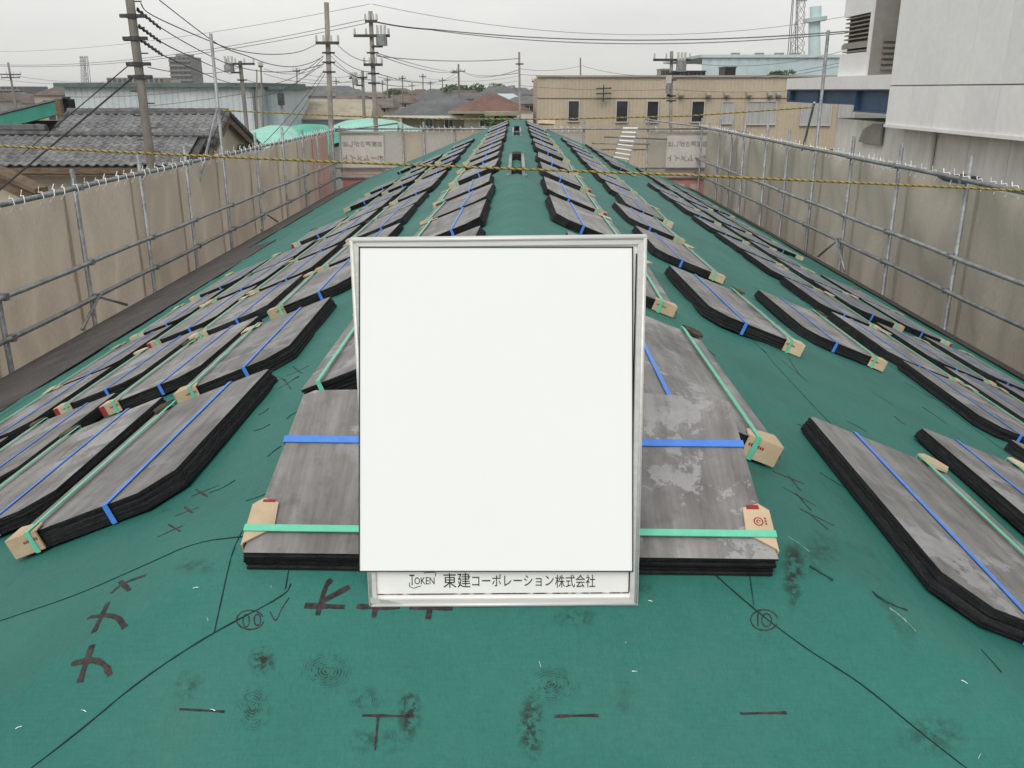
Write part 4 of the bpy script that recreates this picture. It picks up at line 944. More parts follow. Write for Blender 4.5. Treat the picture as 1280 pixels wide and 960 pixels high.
# the town spreading to the horizon
for i in range(90):
    Y = 150 + 330 * (i / 90) ** 1.2 + R.uniform(-8, 8); px = R.uniform(-20, 690)
    wv = R.uniform(6, 12); hh = R.uniform(4.5, 7.0); X = (px - 640) / F * Y
    rk = R.choice(('roof_grey', 'roof_brown', 'roof_brown', 'roof_grey', 'roof_red'))
    e = empty('distant_house', (X, Y, 0), 'small distant house with %s roof in the town near the horizon' % {'roof_grey': 'a grey', 'roof_brown': 'a brown', 'roof_red': 'a reddish'}[rk], 'house', 'distant houses of the town')
    m = MB(); m.box(X - wv / 2, X + wv / 2, Y, Y + 8, 0, hh); m.build('wall', M[R.choice(('wall_w', 'wall_b', 'tower2'))], e)
    m = MB(); c = [(X - wv / 2 - .5, Y - .5, hh), (X + wv / 2 + .5, Y - .5, hh), (X + wv / 2 + .5, Y + 8.5, hh), (X - wv / 2 - .5, Y + 8.5, hh)]; r0, r1 = (X - wv * .25, Y + 4, hh + 1.7), (X + wv * .25, Y + 4, hh + 1.7)
    m.poly([c[0], c[1], r1, r0]); m.poly([c[1], c[2], r1]); m.poly([c[2], c[3], r0, r1]); m.poly([c[3], c[0], r0]); m.build('roof', M[rk], e)
    m = MB()
    for k in range(3): m = MB(); xx = X - wv * .35 + k * wv * .28; m.box(xx, xx + wv * .14, Y - .06, Y - .01, hh - 2.2, hh - 1.0); m.build('window', M['glass'], e)
def block(name, label, px0, px1, pyt, Y, dep, mat, storeys, bays, balcony=True, pyb=None):
    a = at(px0, pyt, Y); b = at(px1, pyt, Y); e = empty(name, ((a.x + b.x) / 2, Y, 0), label, 'apartment block')
    m = MB(); m.box(a.x, b.x, Y, Y + dep, 0, a.z); m.build('wall', mat, e)
    wd = (b.x - a.x) / bays; z0 = at(px0, 125, Y).z; fh = (a.z - max(z0, 0)) / storeys
    for s in range(storeys):
        z = a.z - (s + 1) * fh
        m = MB(); m.box(a.x + wd * .08, b.x - wd * .08, Y - 1.2, Y - .01, z, z + fh * .35); m.build('balcony', mat, e)
        for k in range(bays):
            m = MB(); m.box(a.x + wd * (k + .18), a.x + wd * (k + .82), Y - .2, Y - .02, z + fh * .36, z + fh * .86); m.build('window', M['glass'], e)
    return e
t1 = block('apartment_tower', 'dark grey high rise apartment tower above the blue warehouse', 210.5, 238, 71, 420, 14, M['tower'], 9, 5)
p = at(226, 67.5, 420); m = MB(); m.box(p.x - 2.8, p.x + 2.4, 421, 430, at(220, 72, 420).z, p.z); m.build('roof_house', M['tower'], t1)
block('apartment_slab', 'long low brown apartment slab left of the tower', 133, 205, 97, 330, 12, M['tower2'], 3, 11)
block('pale_apartment_block', 'pale stub block between the brown slab and the tower', 203, 213, 100, 335, 10, M['wall_w'], 3, 2)
block('grey_office_block', 'grey block at the left edge of the horizon', -14, 28, 108, 260, 14, M['tower'], 3, 6)
block('pale_grey_block', 'pale grey block left of the green awning tip', 37, 63, 111, 340, 12, M['wall_w'], 4, 5)
block('white_end_block', 'small white block just left of the blue warehouse', 63, 84, 112, 300, 12, M['wall_w'], 3, 4)
block('brick_block', 'reddish brown low block above the green awning', 16, 46, 121, 200, 12, M['roof_red'], 2, 5)

# ================================================================== NEIGHBOURING BUILDINGS, right
bg_ = empty('beige_building', at(830, 150, 46), 'beige ribbed two storey building with a row of dark windows behind the far scaffold', 'building')
a = at(672, 96.5, 46); b = at(1066, 99, 46); zt = a.z
m = MB(); ribwall(m, a.x, b.x, 46, 0, zt, .19, .014); m.poly([(a.x, 58, 0), (a.x, 46, 0), (a.x, 46, zt), (a.x, 58, zt)]); m.poly([(b.x, 46, 0), (b.x, 58, 0), (b.x, 58, zt), (b.x, 46, zt)]); m.poly([(a.x, 46, zt), (b.x, 46, zt), (b.x, 58, zt), (a.x, 58, zt)]); m.build('wall', M['beige'], bg_)
m = MB(); m.box(a.x - .08, b.x, 45.9, 46.1, zt, zt + .09); m.build('parapet_cap', M['parapet'], bg_)
m = MB(); z5 = at(700, 187, 46).z
for z in (z5, zt - 1.0): m.box(a.x - .01, b.x, 45.975, 45.998, z, z + .03)
m.build('wall_joint', M['brown_wood'], bg_)
for (u0, u1, v0, v1, gm, mu) in ((711, 723, 126.5, 151, 'glass', 0), (771, 783.5, 126.5, 152, 'glass', 0), (809.5, 821.5, 127, 152, 'glass', 0), (865.5, 878.5, 127, 152, 'glass', 0), (903, 915, 128, 154, 'curtain', 0), (934, 967.5, 127.5, 155, 'curtain', 1), (1003, 1036, 127, 156, 'curtain', 1), (1050, 1064, 127, 157, 'curtain', 0)):
    p = at(u0, v0, 46); q = at(u1, v1, 46); window(bg_, p.x, q.x, q.z, p.z, 45.97, M['frame_g'], M[gm], mu, .05)
for px in (851, 885, 908, 936, 962, 973):
    p = at(px, 118, 45.9); m = MB(); m.box(p.x - .11, p.x + .11, 45.75, 45.98, p.z - .12, p.z + .08); m.hexa([(p.x - .12, 45.68, p.z - .05), (p.x + .12, 45.68, p.z - .05), (p.x + .12, 45.98, p.z + .085), (p.x - .12, 45.98, p.z + .085), (p.x - .12, 45.68, p.z), (p.x + .12, 45.68, p.z), (p.x + .12, 45.98, p.z + .13), (p.x - .12, 45.98, p.z + .13)]); m.build('vent_cowl', M['parapet'], bg_)
p = at(754, 117, 45.7); m = MB()
for k in range(3): m.tube([(p.x - .35, 45.7, p.z - .25 + k * .24), (p.x + .4, 45.7, p.z - .22 + k * .24)], .035, 5)
m.tube([(p.x + .02, 45.75, p.z - .4), (p.x + .02, 45.75, p.z + .4)], .03, 5); m.build('cable_bracket', M['iron'], bg_)
# things on the beige roof
def unit(name, label, px0, px1, pyt, pyb, Y, mat, cat):
    a = at(px0, pyb, Y); b = at(px1, pyt, Y); e = empty(name, ((a.x + b.x) / 2, Y, a.z), label, cat)
    m = MB(); m.box(a.x, b.x, Y, Y + 1.4, zt + .01, b.z); m.build('casing', mat, e)
    m = MB(); n = 7; wd = (b.x - a.x) / n
    for k in range(n): m.box(a.x + wd * (k + .2), a.x + wd * (k + .8), Y - .03, Y - .005, a.z + .05, b.z - .05)
    m.build('grille', M['black'], e); m = MB(); m.box(a.x - .04, b.x + .04, Y - .05, Y + 1.45, b.z, b.z + .05); m.build('lid', mat, e)
unit('rooftop_unit', 'long black rooftop unit right of the pole on the beige building', 845, 882, 89.5, 96, 47.5, M['iron'], 'machine')
unit('rooftop_cabinet', 'small black cabinet on the beige roof beside the pale blue hall', 905.5, 920, 84.5, 96, 48, M['iron'], 'machine')
unit('rooftop_cooler', 'grey cooling box on the beige roof left of the pole', 826, 840, 87, 96, 48, M['galv'], 'machine')
hall = empty('pale_blue_hall', at(940, 90, 120), 'large pale blue hall behind the beige roof', 'hall'); a = at(878, 72, 120); b = at(1060, 72, 120)
m = MB(); ribwall(m, a.x, b.x, 120, 0, a.z, 1.2, .05); m.build('wall', M['pale_blue'], hall); m = MB(); m.box(a.x - .3, b.x, 119.7, 150, a.z, a.z + .35); m.build('roof', M['bluewall'], hall)
m = MB()
for px in (920, 950, 975, 995): q = at(px, 71, 122); m.box(q.x - .5, q.x + .5, 122, 123, a.z + .36, q.z + .5)
m.build('roof_vent', M['galv'], hall)
tk = empty('tank_tower', at(1018, 60, 150), 'pale blue round tower with a flared ring near its top', 'tower')
def cyl(par, nm, px, w0, w1, py0, py1, Y, mat):
    p = at(px, py0, Y); q = at(px, py1, Y); m = MB(); m.tube([(q.x, Y, q.z), (p.x, Y, p.z)], w1 / F * Y / 2, 16, r2=w0 / F * Y / 2); m.build(nm, mat, par, smooth=False)
cyl(tk, 'cap', 1019.5, 13, 13, 8, 24, 150, M['tank']); cyl(tk, 'ring', 1019, 27, 25, 22, 27.5, 150, M['tank']); cyl(tk, 'shaft', 1018, 13, 17, 27, 240, 150, M['tank'])
def pylon(label, px, w0, w1, pyt, pyb, Y, r):
    e = empty('lattice_pylon', at(px, pyb, Y), label, 'pylon', 'lattice pylons'); m = MB(); T = at(px, pyt, Y); B_ = at(px, pyb, Y); a = w0 / F * Y / 2; b = w1 / F * Y / 2
    cs = [(-1, -1), (1, -1), (1, 1), (-1, 1)]; n = 9
    for c in cs: m.tube([(B_.x + c[0] * b, Y + c[1] * b, 0 if B_.z > 0 else B_.z), (T.x + c[0] * a, Y + c[1] * a, T.z)], r, 4)
    for i in range(n):
        t0, t1 = i / n, (i + 1) / n
        for k in range(4):
            c, d = cs[k], cs[(k + 1) % 4]; s0 = b + (a - b) * t0; s1 = b + (a - b) * t1; z0 = B_.z + (T.z - B_.z) * t0; z1 = B_.z + (T.z - B_.z) * t1
            m.tube([(B_.x + c[0] * s0, Y + c[1] * s0, z0), (B_.x + d[0] * s1, Y + d[1] * s1, z1)], r * .45, 3); m.tube([(B_.x + d[0] * s0, Y + d[1] * s0, z0), (B_.x + c[0] * s1, Y + c[1] * s1, z1)], r * .6, 3)
    m.build('lattice', M['wire_grey'], e)
    m = MB()
    for t in (.72, .84, .95): z = B_.z + (T.z - B_.z) * t; l_ = b * .8; m.tube([(B_.x - l_, Y, z), (B_.x + l_, Y, z)], r, 4)
    m.build('crossarm', M['wire_grey'], e)
pylon('grey lattice pylon left of the pale blue round tower', 995, 3, 15, -30, 78, 190, .085)
pylon('tiny distant lattice pylon at the left horizon', 107.5, 2.5, 8, 70, 110, 480, .16)
# white factory
XF = 8.4
fac = empty('white_factory', (XF, 15, 0), 'big white panelled factory wall overhanging a grey lower wall on the right', 'factory')
zs = atX(1200, 106.2, XF).z; zb_ = atX(1190, 163, XF).z
yend = atX(1112, 110, XF).y; yk = yend; k = 0
while yk > 3:
    y0 = yk - 1.2
    for (z0, z1) in ((zb_, zs - .012), (zs + .012, CZ + 8)):
        m = MB(); j = R.uniform(0, .006); m.box(XF + j, XF + .12, y0 + .006, yk - .006, z0, z1); m.build('wall_panel', M['fact_white'], fac)
    yk = y0
m = MB(); m.box(XF + .06, XF + 14, 2, yend - .004, zb_ + .02, CZ + 8.05); m.build('core', M['fact_grey'], fac)
m = MB(); m.box(XF - .03, XF + .2, 3, yend, zb_ - .06, zb_ - .004); m.build('sill_trim', M['fact_white'], fac)
xl = XF + .42; m = MB(); yk = 25.3
m.box(xl + .02, xl + 12, 3, yk, 0, zb_ + .01); m.build('lower_core', M['fact_grey'], fac)
while yk > 3:
    m = MB(); m.box(xl, xl + .05, yk - 1.5 + .007, yk - .007, 0, zb_ - .0); m.build('lower_panel', M['fact_lower'], fac); yk -= 1.5
q = atX(1168, 190, xl); m = MB(); m.tube([(xl - .08, q.y, 0), (xl - .08, q.y, zb_ - .02)], .07, 8); m.build('downpipe', M['fact_lower'], fac)
q = atX(1093, 166, xl); m = MB(); m.prism([(-.72, -.25), (.66, -.25), (.66, .24), (.1, .22), (-.5, .06)], 0, .05); me = m.mesh('wall_hatch', M['louver']); me.transform(Matrix.Translation((xl - .055, q.y, q.z)) @ Matrix.Rotation(-math.pi / 2, 4, 'Z') @ Matrix.Rotation(math.pi / 2, 4, 'X')); link('wall_hatch', me, fac)
for px in (1190, 1211):
    q = atX(px, 226, xl - .1); m = MB(); m.box(xl - .3, xl - .06, q.y - .3, q.y + .3, q.z - .4, q.z + .1); m.build('wall_box', M['iron'], fac)
# roof slab and blue girders beyond
ya = atX(983.5, 105, XF).y; zt2 = atX(1050, 95.5, XF).z; zb2 = atX(1040, 111.5, XF).z
m = MB(); m.box(XF, XF + 10, yend + .01, ya, zb2, zt2); m.build('roof_slab', M['fact_white'], fac)
yg = atX(1067, 120, XF).y; zg = atX(1040, 128.5, XF).z; zg2 = atX(1090, 139.5, XF).z
def girder(y0, y1, z0, z1):
    m = MB(); m.box(XF + .16, XF + .20, y0, y1, z0, z1); m.box(XF + .02, XF + .34, y0, y1, z0 - .03, z0); m.box(XF + .02, XF + .34, y0, y1, z1 - .03, z1 - .001)
    n = max(1, int((y1 - y0) / 2.0))
    for i in range(n + 1): yy = y0 + .03 + (y1 - y0 - .06) * i / n; m.box(XF + .03, XF + .33, yy - .012, yy + .012, z0 + .001, z1 - .031)
    m.build('blue_girder', M['beam_blue'], fac)
girder(yg + .01, ya - .1, zg, zb2 - .004); girder(yend + .02, yg, zg2, zb2 - .004)
m = MB(); m.box(XF + .02, XF + 10, ya - .35, ya - .05, zg, zb2 - .006); m.build('end_girder', M['beam_blue'], fac)
# plant tower with grille on the roof slab
XT = XF + .25; y_a = atX(1052, 50, XT).y; y_b = atX(1087, 50, XT).y
pt = empty('plant_tower', (XT, y_b, zt2), 'white rooftop plant tower with a brown grille beside the big white wall', 'plant room')
zl0, zl1 = atX(1070, 66, XT).z, atX(1070, 19, XT).z; ztop = zl1 + 3
m = MB(); m.box(XT, XT + 6, y_b, y_a, zt2 + .005, zl0); m.box(XT, XT + 6, y_b, y_a, zl1, ztop);  m.box(XT, XT + .5, y_b, y_b + .12, zl0 + .001, zl1 - .001); m.build('wall', M['fact_white'], pt)
m = MB(); m.box(XT + .4, XT + 6, y_b + .13, y_a - .02, zl0 + .001, zl1 - .001); m.build('grille_void', M['dark'], pt)
m = MB(); m.box(XT + .05, XT + 5.9, y_b - .03, y_b - .001, zt2 + .006, ztop - .01); m.build('end_wall', M['fact_grey'], pt)  # end face in a darker grey than the white side
nb_ = 9
for k in range(nb_):
    z = zl0 + (zl1 - zl0) * (k + .5) / nb_; m = MB(); m.box(XT + .05, XT + .16, y_b + .13, y_a - .03, z - .016, z + .016); m.build('grille_bar', M['louver'], pt)
for k in range(10):
    y = y_b + .13 + (y_a - y_b - .16) * k / 9; m = MB(); m.box(XT + .17, XT + .24, y - .016, y + .016, zl0 + .002, zl1 - .002); m.build('grille_post', M['louver'], pt)
zz0 = atX(1070, 57, XT).z; m = MB(); m.box(XT + .02, XT + .045, y_b + .12, y_a, zz0 - .06, zz0 + .06); m.build('grille_rail', M['fact_grey'], pt)
m = MB(); p = at(1107, 68, y_b - .04)
for k in range(6): m.box(p.x - .1, p.x + .3, y_b - .10, y_b - .031, p.z - .35 + k * .13, p.z - .28 + k * .13)
m.build('louvre', M['louver'], pt)

# ================================================================== TREES AND BUSHES
def tree(label, px, pyt, pyb, wpx, Y, n=420, name='tree', cat='tree', group=None, ground=None, ls=.42):
    T = at(px, pyt, Y); B_ = at(px, pyb, Y); rx = wpx / F * Y / 2; gz = 0 if ground is None else ground; e = empty(name, (T.x, Y, gz), label, cat, group)
    hgt = T.z - gz; m = MB(); m.tube([(T.x, Y, gz), (T.x + .1, Y, gz + hgt * .45), (T.x, Y, gz + hgt * .8)], hgt * .035, 6, r2=hgt * .012)
    for k in range(4): an = k * 1.7; m.tube([(T.x, Y, gz + hgt * (.35 + .08 * k)), (T.x + math.cos(an) * rx * .6, Y + math.sin(an) * rx * .6, gz + hgt * (.6 + .07 * k))], hgt * .014, 4, r2=hgt * .005)
    m.build('trunk', M['bark'], e)
    m = MB(); cl = [(Vector((T.x + R.uniform(-.7, .7) * rx, Y + R.uniform(-.7, .7) * rx, B_.z + (T.z - B_.z) * R.uniform(.2, .8))), R.uniform(.28, .5)) for _ in range(9)]
    for k in range(n):
        c, r = R.choice(cl); d = Vector((R.gauss(0, 1), R.gauss(0, 1), R.gauss(0, 1))).normalized() * R.uniform(.6, 1.05) * r
        p = c + Vector((d.x * rx, d.y * rx, d.z * (T.z - B_.z) * .62)); s = ls * R.uniform(.6, 1.3) * rx * .22
        u = Vector((R.gauss(0, 1), R.gauss(0, 1), R.gauss(0, 1))).normalized(); v = u.orthogonal().normalized()
        m.poly([p - u * s, p - v * s * .7, p + u * s, p + v * s * .7])
    m.build('crown', M['leaf'], e)
for i, (px, pt_, pb_, wp, Y) in enumerate(((566, 105, 119, 34, 210), (588, 103, 118, 30, 215), (603, 106, 119, 22, 190), (622, 104, 117, 24, 220), (546, 110, 119, 16, 230), (487, 110.5, 120, 16, 200), (640, 106, 117, 16, 240), (500, 112, 119, 18, 250), (160, 108, 118, 14, 280), (425, 111, 119, 22, 260), (355, 110, 118, 24, 250))):
    tree('%s dark green tree of the horizon line, counted from the left' % WORD[[8, 9, 7, 8, 6, 4, 9, 5, 0, 2, 1][i]] if False else ['wide dark tree left of the small centre pole', 'dark round tree just right of the small centre pole', 'small dark tree in the gap of the horizon trees', 'dark tree above the red roof', 'low bush at the left end of the horizon trees', 'lone small tree right of the transformer pole', 'small tree right above the red roof peak', 'low hedge like tree over the far brown roofs', 'far tree peeping over the blue warehouse', 'low tree behind the round pole', 'low tree over the blue annex'][i],
         px, pt_, pb_, wp, Y, 360, group='trees on the horizon')
tree('green shrub growing on the beige roof edge beside the white slab', 978, 87.5, 98, 30, 49, 420, 'rooftop_bush', 'bush', ground=zt, ls=.5)
tree('dark clipped hedge in front of the cream house', 614, 146, 156, 44, 47, 360, 'garden_hedge', 'hedge', ls=.4)
tree('dark shrub beside the gable of the tiled house', 300, 181, 192, 26, 33, 260, 'garden_shrub', 'shrub', ls=.5)

# ================================================================== POLES AND WIRES
def pole(label, top, bot, Y, wpx, mat='concrete', arms=(), trans=None, rings=(), name='utility_pole', lean=True, steps=0):
    t = at(*top, Y); b = at(*bot, Y); d = (b - t) / (b.z - t.z); base = t + d * (0 - t.z); r = wpx / F * Y / 2 * .74
    e = empty(name, base, label, 'utility pole', 'utility poles'); m = MB(); m.tube([base, t], r * 1.15, 10, r2=r * .9); m.build('shaft', M[mat], e, smooth=True)
    for (py, l0, l1) in arms:                       # crossarm from l0 px left to l1 px right
        q = at(top[0] + (bot[0] - top[0]) * (py - top[1]) / (bot[1] - top[1]), py, Y); k = Y / F
        m = MB(); m.box(q.x - l0 * k, q.x + l1 * k, Y - r - .12, Y - r - .02, q.z - .05, q.z + .05); a = m.build('crossarm', M['iron'], e)
        n = 4
        for i in range(n):
            x = q.x - l0 * k + (l0 + l1) * k * (i + .1) / (n - .8); m = MB(); m.tube([(x, Y - r - .07, q.z + .05), (x, Y - r - .07, q.z + .15), (x, Y - r - .07, q.z + .26)], .05, 6, r2=.035); m.build('insulator', M['porcelain'], a)
    for (px, py, wp, hp) in (trans or ()):
        q = at(px, py, Y); k = Y / F; m = MB(); m.tube([(q.x, Y - .3, q.z - hp * k / 2), (q.x, Y - .3, q.z + hp * k / 2)], wp * k / 2, 12); m.tube([(q.x, Y - .3, q.z + hp * k / 2), (q.x, Y - .3, q.z + hp * k / 2 + .08)], wp * k / 2 * .8, 12)
        tr = m.build('transformer', M['galv'], e)
        m = MB()
        for s in (-.5, 0, .5): m.tube([(q.x + s * wp * k * .6, Y - .3, q.z + hp * k / 2 + .08), (q.x + s * wp * k * .7, Y - .3, q.z + hp * k / 2 + .4)], .05, 5)
        m.build('bushing', M['porcelain'], tr)
        m = MB(); m.box(min(q.x, t.x), max(q.x, t.x), Y - .12, Y - .02, q.z - hp * k / 2 - .05, q.z - hp * k / 2 + .03); m.build('bracket', M['iron'], e)
    for py in rings:
        q = at(top[0] + (bot[0] - top[0]) * (py - top[1]) / (bot[1] - top[1]), py, Y); m = MB(); m.tube([(q.x, Y, q.z - .035), (q.x, Y, q.z + .035)], r * 1.18, 10)
        m.box(q.x - r - .12, q.x + r + .14, Y - .05, Y + .03, q.z - .03, q.z + .03); m.build('clamp_band', M['iron'], e)
    if steps:
        for i in range(steps):
            z = b.z + (t.z - b.z) * (i + .5) / steps; p = t + d * (z - t.z); s = 1 if i % 2 else -1; m = MB(); m.tube([(p.x, Y, z), (p.x + s * (r + .12), Y, z)], .012, 4); m.build('step_bolt', M['iron'], e)
    return e
pole('big leaning concrete pole with cables in front of the tiled house', (157, -40), (190, 212), 17, 15, 'concrete_dark', rings=(20, 48, 80, 96), steps=16)
pole('tall plain round concrete pole left of the transformer pole', (408, 3), (414, 165), 34, 8.5, 'concrete', arms=((54, 13, 14),), rings=(66, 78, 90))
pole('tall transformer pole behind the green dome', (463, 14), (470, 162), 36, 7.5, 'concrete', arms=((45, 20, 22), (27, 6, 8), (81, 10, 12)), trans=((478.5, 52, 13, 10),), rings=(66, 92, 104))
m = pole('short pole with a grey transformer above the blue annex', (300, 76), (309, 165), 45, 7, 'concrete_dark', arms=((80, 16, 18),), trans=((289, 86, 12, 8),), rings=(100,))
pole('thin grey mast over the right end of the blue warehouse', (326, 81), (329, 160), 58, 3, 'concrete_dark', arms=((83, 2, 3),))
pole('thinner mast left of the warehouse corner', (321, 87), (321, 160), 60, 2.4, 'concrete_dark')
pole('pole with a small transformer just left of the transformer pole', (453, 89), (456, 162), 52, 5.5, 'concrete_dark', arms=((97, 14, 6),), trans=((445, 103, 7, 6),))
pole('small far pole left of the pole pair', (441, 60 + 35), (444, 150), 75, 2.6, 'concrete_dark', arms=((98, 4, 4),))
pole('centre pole with crossarm behind the horizon trees', (573, 80), (574, 122), 95, 3.2, 'concrete_dark', arms=((89, 7, 8), (91, 9, 0)))
pole('slim lone pole rising just right of the ridge top', (649, 65), (650, 152), 44, 3.6, 'concrete', rings=(80,))
pole('stout pole with crossarm in front of the beige building', (839.5, 64), (838, 170), 40, 6, 'concrete', arms=((75, 22, 22),), trans=((850, 84, 12, 10), (834, 112, 6, 10)), rings=(92, 100, 120, 126))
pole('leaning pole at the left edge of the picture', (10, 78), (20, 135), 90, 3.4, 'concrete_dark', arms=((93, 12, 14), (97, 10, 12)))
for i, (px, py, Y) in enumerate(((371, 85, 80), (503, 94, 110), (528.5, 92, 120), (484, 96, 130), (553, 97, 160), (669, 98, 70), (725.5, 72, 60), (470 + 8, 100, 150), (515, 103, 200), (420, 98, 140), (538, 101, 210))):
    pole(['thin pole right of the blue annex', 'thin far pole over the grey hipped roof', 'slightly taller far pole over the grey hipped roof', 'thin far pole right of the transformer pole', 'faint far pole left of the centre pole', 'thin pole at the left corner of the beige building', 'small mast on the beige roof', 'faint far pole beside the transformer pole', 'faintest low pole over the far roofs', 'faint far pole right of the round pole', 'faint low pole by the horizon trees'][i],
         (px, py), (px + .5, 125), Y, max(1.6, 2.6 - Y / 200), 'concrete_dark', arms=((py + 4, 4, 4),) if i != 6 else ())
def wire(label, a, b, sag, r, mat='cable', n=14, group='overhead cables', mid=None):
    A = at(*a); B_ = at(*b); pts = []
    for i in range(n + 1):
        t = i / n; p = A.lerp(B_, t); p.z -= sag * 4 * t * (1 - t); pts.append(p)
    m = MB(); m.tube(pts, r * .72, 4); o = m.build('overhead_cable', M[mat], smooth=True); return tag(o, label, 'cable', group)
P1 = 17; P2 = 34; P3 = 36
def wirepx(label, pts, r, mat='cable', group='overhead cables'):
    P = [at(*p) for p in pts]; out = []
    for i in range(len(P) - 1):
        p0 = P[max(i - 1, 0)]; p1 = P[i]; p2 = P[i + 1]; p3 = P[min(i + 2, len(P) - 1)]
        for k in range(5):
            t = k / 5; out.append(.5 * ((2 * p1) + (p2 - p0) * t + (2 * p0 - 5 * p1 + 4 * p2 - p3) * t * t + (3 * p1 - p0 - 3 * p2 + p3) * t ** 3))
    out.append(P[-1]); m = MB(); m.tube(out, r * .8, 4); return tag(m.build('overhead_cable', M[mat], smooth=True), label, 'cable', group)
GL = 'cables from the leaning pole'
wirepx('uppermost cable sagging from the top of the big leaning pole to the round pole', [(199, 0, 17), (272, 55, 20), (309, 70, 23), (337, 80, 26), (365, 83.5, 29), (387, 79, 32), (404, 71, 34)], .014, group=GL)
wirepx('shallower cable sagging to the crossarm of the round pole', [(176, 4, 17), (192, 20, 18), (264, 52, 21), (297, 63, 24), (337, 68, 28), (373, 65, 31), (396, 55, 34)], .014, group=GL)
wirepx('long cable sagging low from the leaning pole past the short transformer pole', [(171, 13, 17), (200, 34, 18.5), (244, 60, 22), (286, 80, 27), (326, 89, 31), (368, 89, 33), (405, 80, 34)], .015, group=GL)
wirepx('second beaded cable from the big leaning pole to the short transformer pole', [(174, 32, 17), (199, 51, 18.5), (241, 72, 24), (289, 93, 44)], .017, group=GL)
wirepx('third beaded cable from the big leaning pole behind the thin scaffold mast', [(175, 49, 17), (200, 67, 18.5), (237, 84, 24), (275, 100, 34), (298, 106, 44)], .017, group=GL)
# insulator beads where those cables leave the pole
for (a, b) in (((172, 12), (200, 35)), ((174, 33), (200, 52)), ((176, 50), (202, 68))):
    m = MB(); A = at(*a, P1); B_ = at(*b, P1 + 2.2); n = 6
    m.tube([A, B_], .022, 6)
    pp_ = [A.lerp(B_, i / 24) for i in range(25)]
    b0 = len(m.v); m.v = []; m.f = []; m.m = []
    for i, p in enumerate(pp_):
        rr_ = .044 if i % 4 < 2 else .022
        for j in range(6): an = j * math.pi / 3; m.v.append((p.x + .5 * rr_ * math.cos(an), p.y, p.z + rr_ * math.sin(an)))
    for i in range(24):
        for j in range(6): j2 = (j + 1) % 6; m.f.append((i * 6 + j, i * 6 + j2, i * 6 + 6 + j2, i * 6 + 6 + j)); m.m.append(0)
    tag(m.build('cable_spacer', M['cable']), ['top', 'middle', 'lowest'][(a[1] > 20) + (a[1] > 40)] + ' black beaded cable sleeve beside the big leaning pole', 'cable sleeve', 'cable sleeves')
wire('thin stay wire falling left from the big leaning pole', (164, 79, P1), (28, 193, 19), 0, .016, n=3); wire('thick stay cable falling to the lower left from the big leaning pole', (167, 96, P1), (-30, 262, 13), 0, .024, n=3)
lab2 = 'pair of thin wires from the left edge up to the top of the transformer pole'
for dy in (0, 5): wire(lab2.replace('pair of thin wires', 'upper thin wire' if dy == 0 else 'lower thin wire'), (-20, 80 + dy * .3, 60), (458, 24 + dy, P3), .6, .016, 'wire_grey', 18, 'thin wires to the transformer pole')
wire('faint long wire high across the left sky', (-20, 64, 70), (463, 5, P3), .5, .012, 'wire_grey', 18)
wire('thick black cable from the transformer pole across the sky to the right', (468, 27, P3), (545, 37, 35.5), .05, .034); wire('two strand line across the sky to the white factory', (540, 36.5, 35.5), (1060, 39, 30), .32, .026, 'wire_grey', 24); wire('lower strand of the line across the sky', (540, 37.5, 35.5), (1060, 41, 30), .40, .020, 'wire_grey', 24)
wire('faint top wire from the transformer pole to the right', (465, 5, P3), (1060, 20, 40), .9, .012, 'wire_grey', 18)
lab3 = 'cable between the round pole and the transformer pole'
for i_, (a, b, s) in enumerate((((418, 52, P2), (464, 76, P3), .4), ((415, 66, P2), (466, 90, P3), .35), ((415, 78, P2), (466, 100, P3), .3), ((410, 66, P2), (455, 98, 52), .4))): wire(lab3 + ', %s counted down' % WORD[i_], a, b, s * .5, .016, group='cables between the pole pair')
lab4 = 'service cable dropping left from the round pole'
for i_, (a, b, s) in enumerate((((405, 88, P2), (318, 190, 30), .3), ((406, 92, P2), (340, 186, 30), .2), ((403, 80, P2), (309, 122, 45), .6), ((403, 74, P2), (329, 118, 58), .8), ((404, 70, P2), (309, 100, 45), 1.0))): wire(lab4 + ', %s counted down' % WORD[i_], a, b, s * .5, .017, group='service drops from the round pole')
lab5 = 'thin line from the transformer pole to the centre pole'
for i_, (a, b, s) in enumerate((((470, 68, P3), (573, 89, 95), .7), ((470, 66, P3), (571, 90, 95), .3), ((472, 92, P3), (571, 90, 95), 1.3), ((470, 104, P3), (530, 104, 120), .5))): wire(lab5 + ', %s counted down' % WORD[i_], a, b, s * .5, .022, 'wire_grey', group='lines to the centre pole')
lab6 = 'thin line from the centre pole over to the slim lone pole'
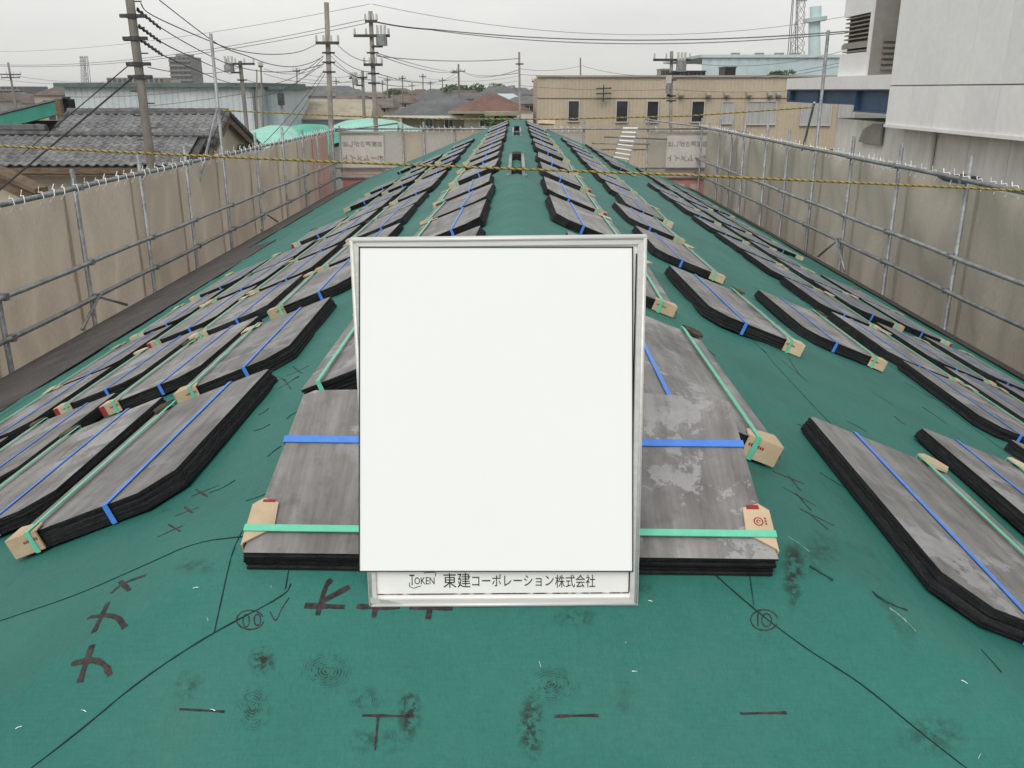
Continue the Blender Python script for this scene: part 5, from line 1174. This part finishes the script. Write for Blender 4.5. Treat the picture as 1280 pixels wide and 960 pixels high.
for i_, (a, b, s) in enumerate((((575, 88, 95), (649, 91, 44), .6), ((577, 89, 95), (649, 87, 44), .9), ((470, 70, P3), (649, 73, 44), .3))): wire(lab6 + ', %s counted down' % WORD[i_], a, b, s * .5, .02, 'wire_grey', group='lines to the lone pole')
lab7 = 'thin wire strung across the front of the beige building'
for i_, (a, b, s) in enumerate((((650, 86, 44), (727, 82, 50), .3), ((727, 82, 50), (826, 95, 41), .3), ((650, 93, 44), (826, 100, 41), .1), ((650, 107, 44), (836, 112, 41), .2), ((650, 121, 44), (836, 122, 41), .2), ((842, 92, 40), (1060, 80, 35), .7), ((842, 98, 40), (1060, 76, 34), .5), ((842, 112, 40), (1060, 108, 36), .3), ((842, 76, 40), (1060, 62, 40), .8))): wire(lab7 + ', %s counted down' % WORD[i_], a, b, s * .5, .013, 'wire_grey', group='wires before the beige building')
lab8 = 'faint low line among the far town poles'
for i_, (a, b, s) in enumerate((((-20, 96, 90), (130, 103, 110), .8), ((10, 93, 90), (160, 100, 100), .9), ((330, 86, 58), (404, 82, 60), .8), ((372, 90, 80), (453, 93, 60), .6), ((330, 92, 58), (454, 98, 60), .9), ((372, 98, 80), (504, 98, 110), .8), ((472, 96, 60), (573, 96, 95), .9), ((504, 99, 110), (649, 101, 110), 1.2), ((530, 97, 120), (649, 95, 100), 1.0), ((185, 84, 30), (300, 84, 45), .5), ((85, 121, 55), (303, 105, 45), .4), ((85, 139, 55), (305, 117, 45), .3))): wire(lab8 + ', %s counted down' % WORD[i_], a, b, s * .5, .02, 'wire_grey', group='far town lines')

# ================================================================== thin air haze over the town
m = MB(); m.box(-4050, 4050, -450, 6050, -1.5, 60); hz = m.build('haze', [])
tag(hz, 'thin grey haze over the town', kind='stuff')
hm = bpy.data.materials.new('haze_air'); hm.use_nodes = True; t = hm.node_tree; t.nodes.remove(t.nodes['Principled BSDF'])
pv = t.nodes.new('ShaderNodeVolumePrincipled'); pv.inputs['Color'].default_value = (.985, .99, 1, 1); pv.inputs['Density'].default_value = .0003; pv.inputs['Anisotropy'].default_value = .2
t.links.new(pv.outputs[0], t.nodes['Material Output'].inputs['Volume']); hz.data.materials.append(hm)
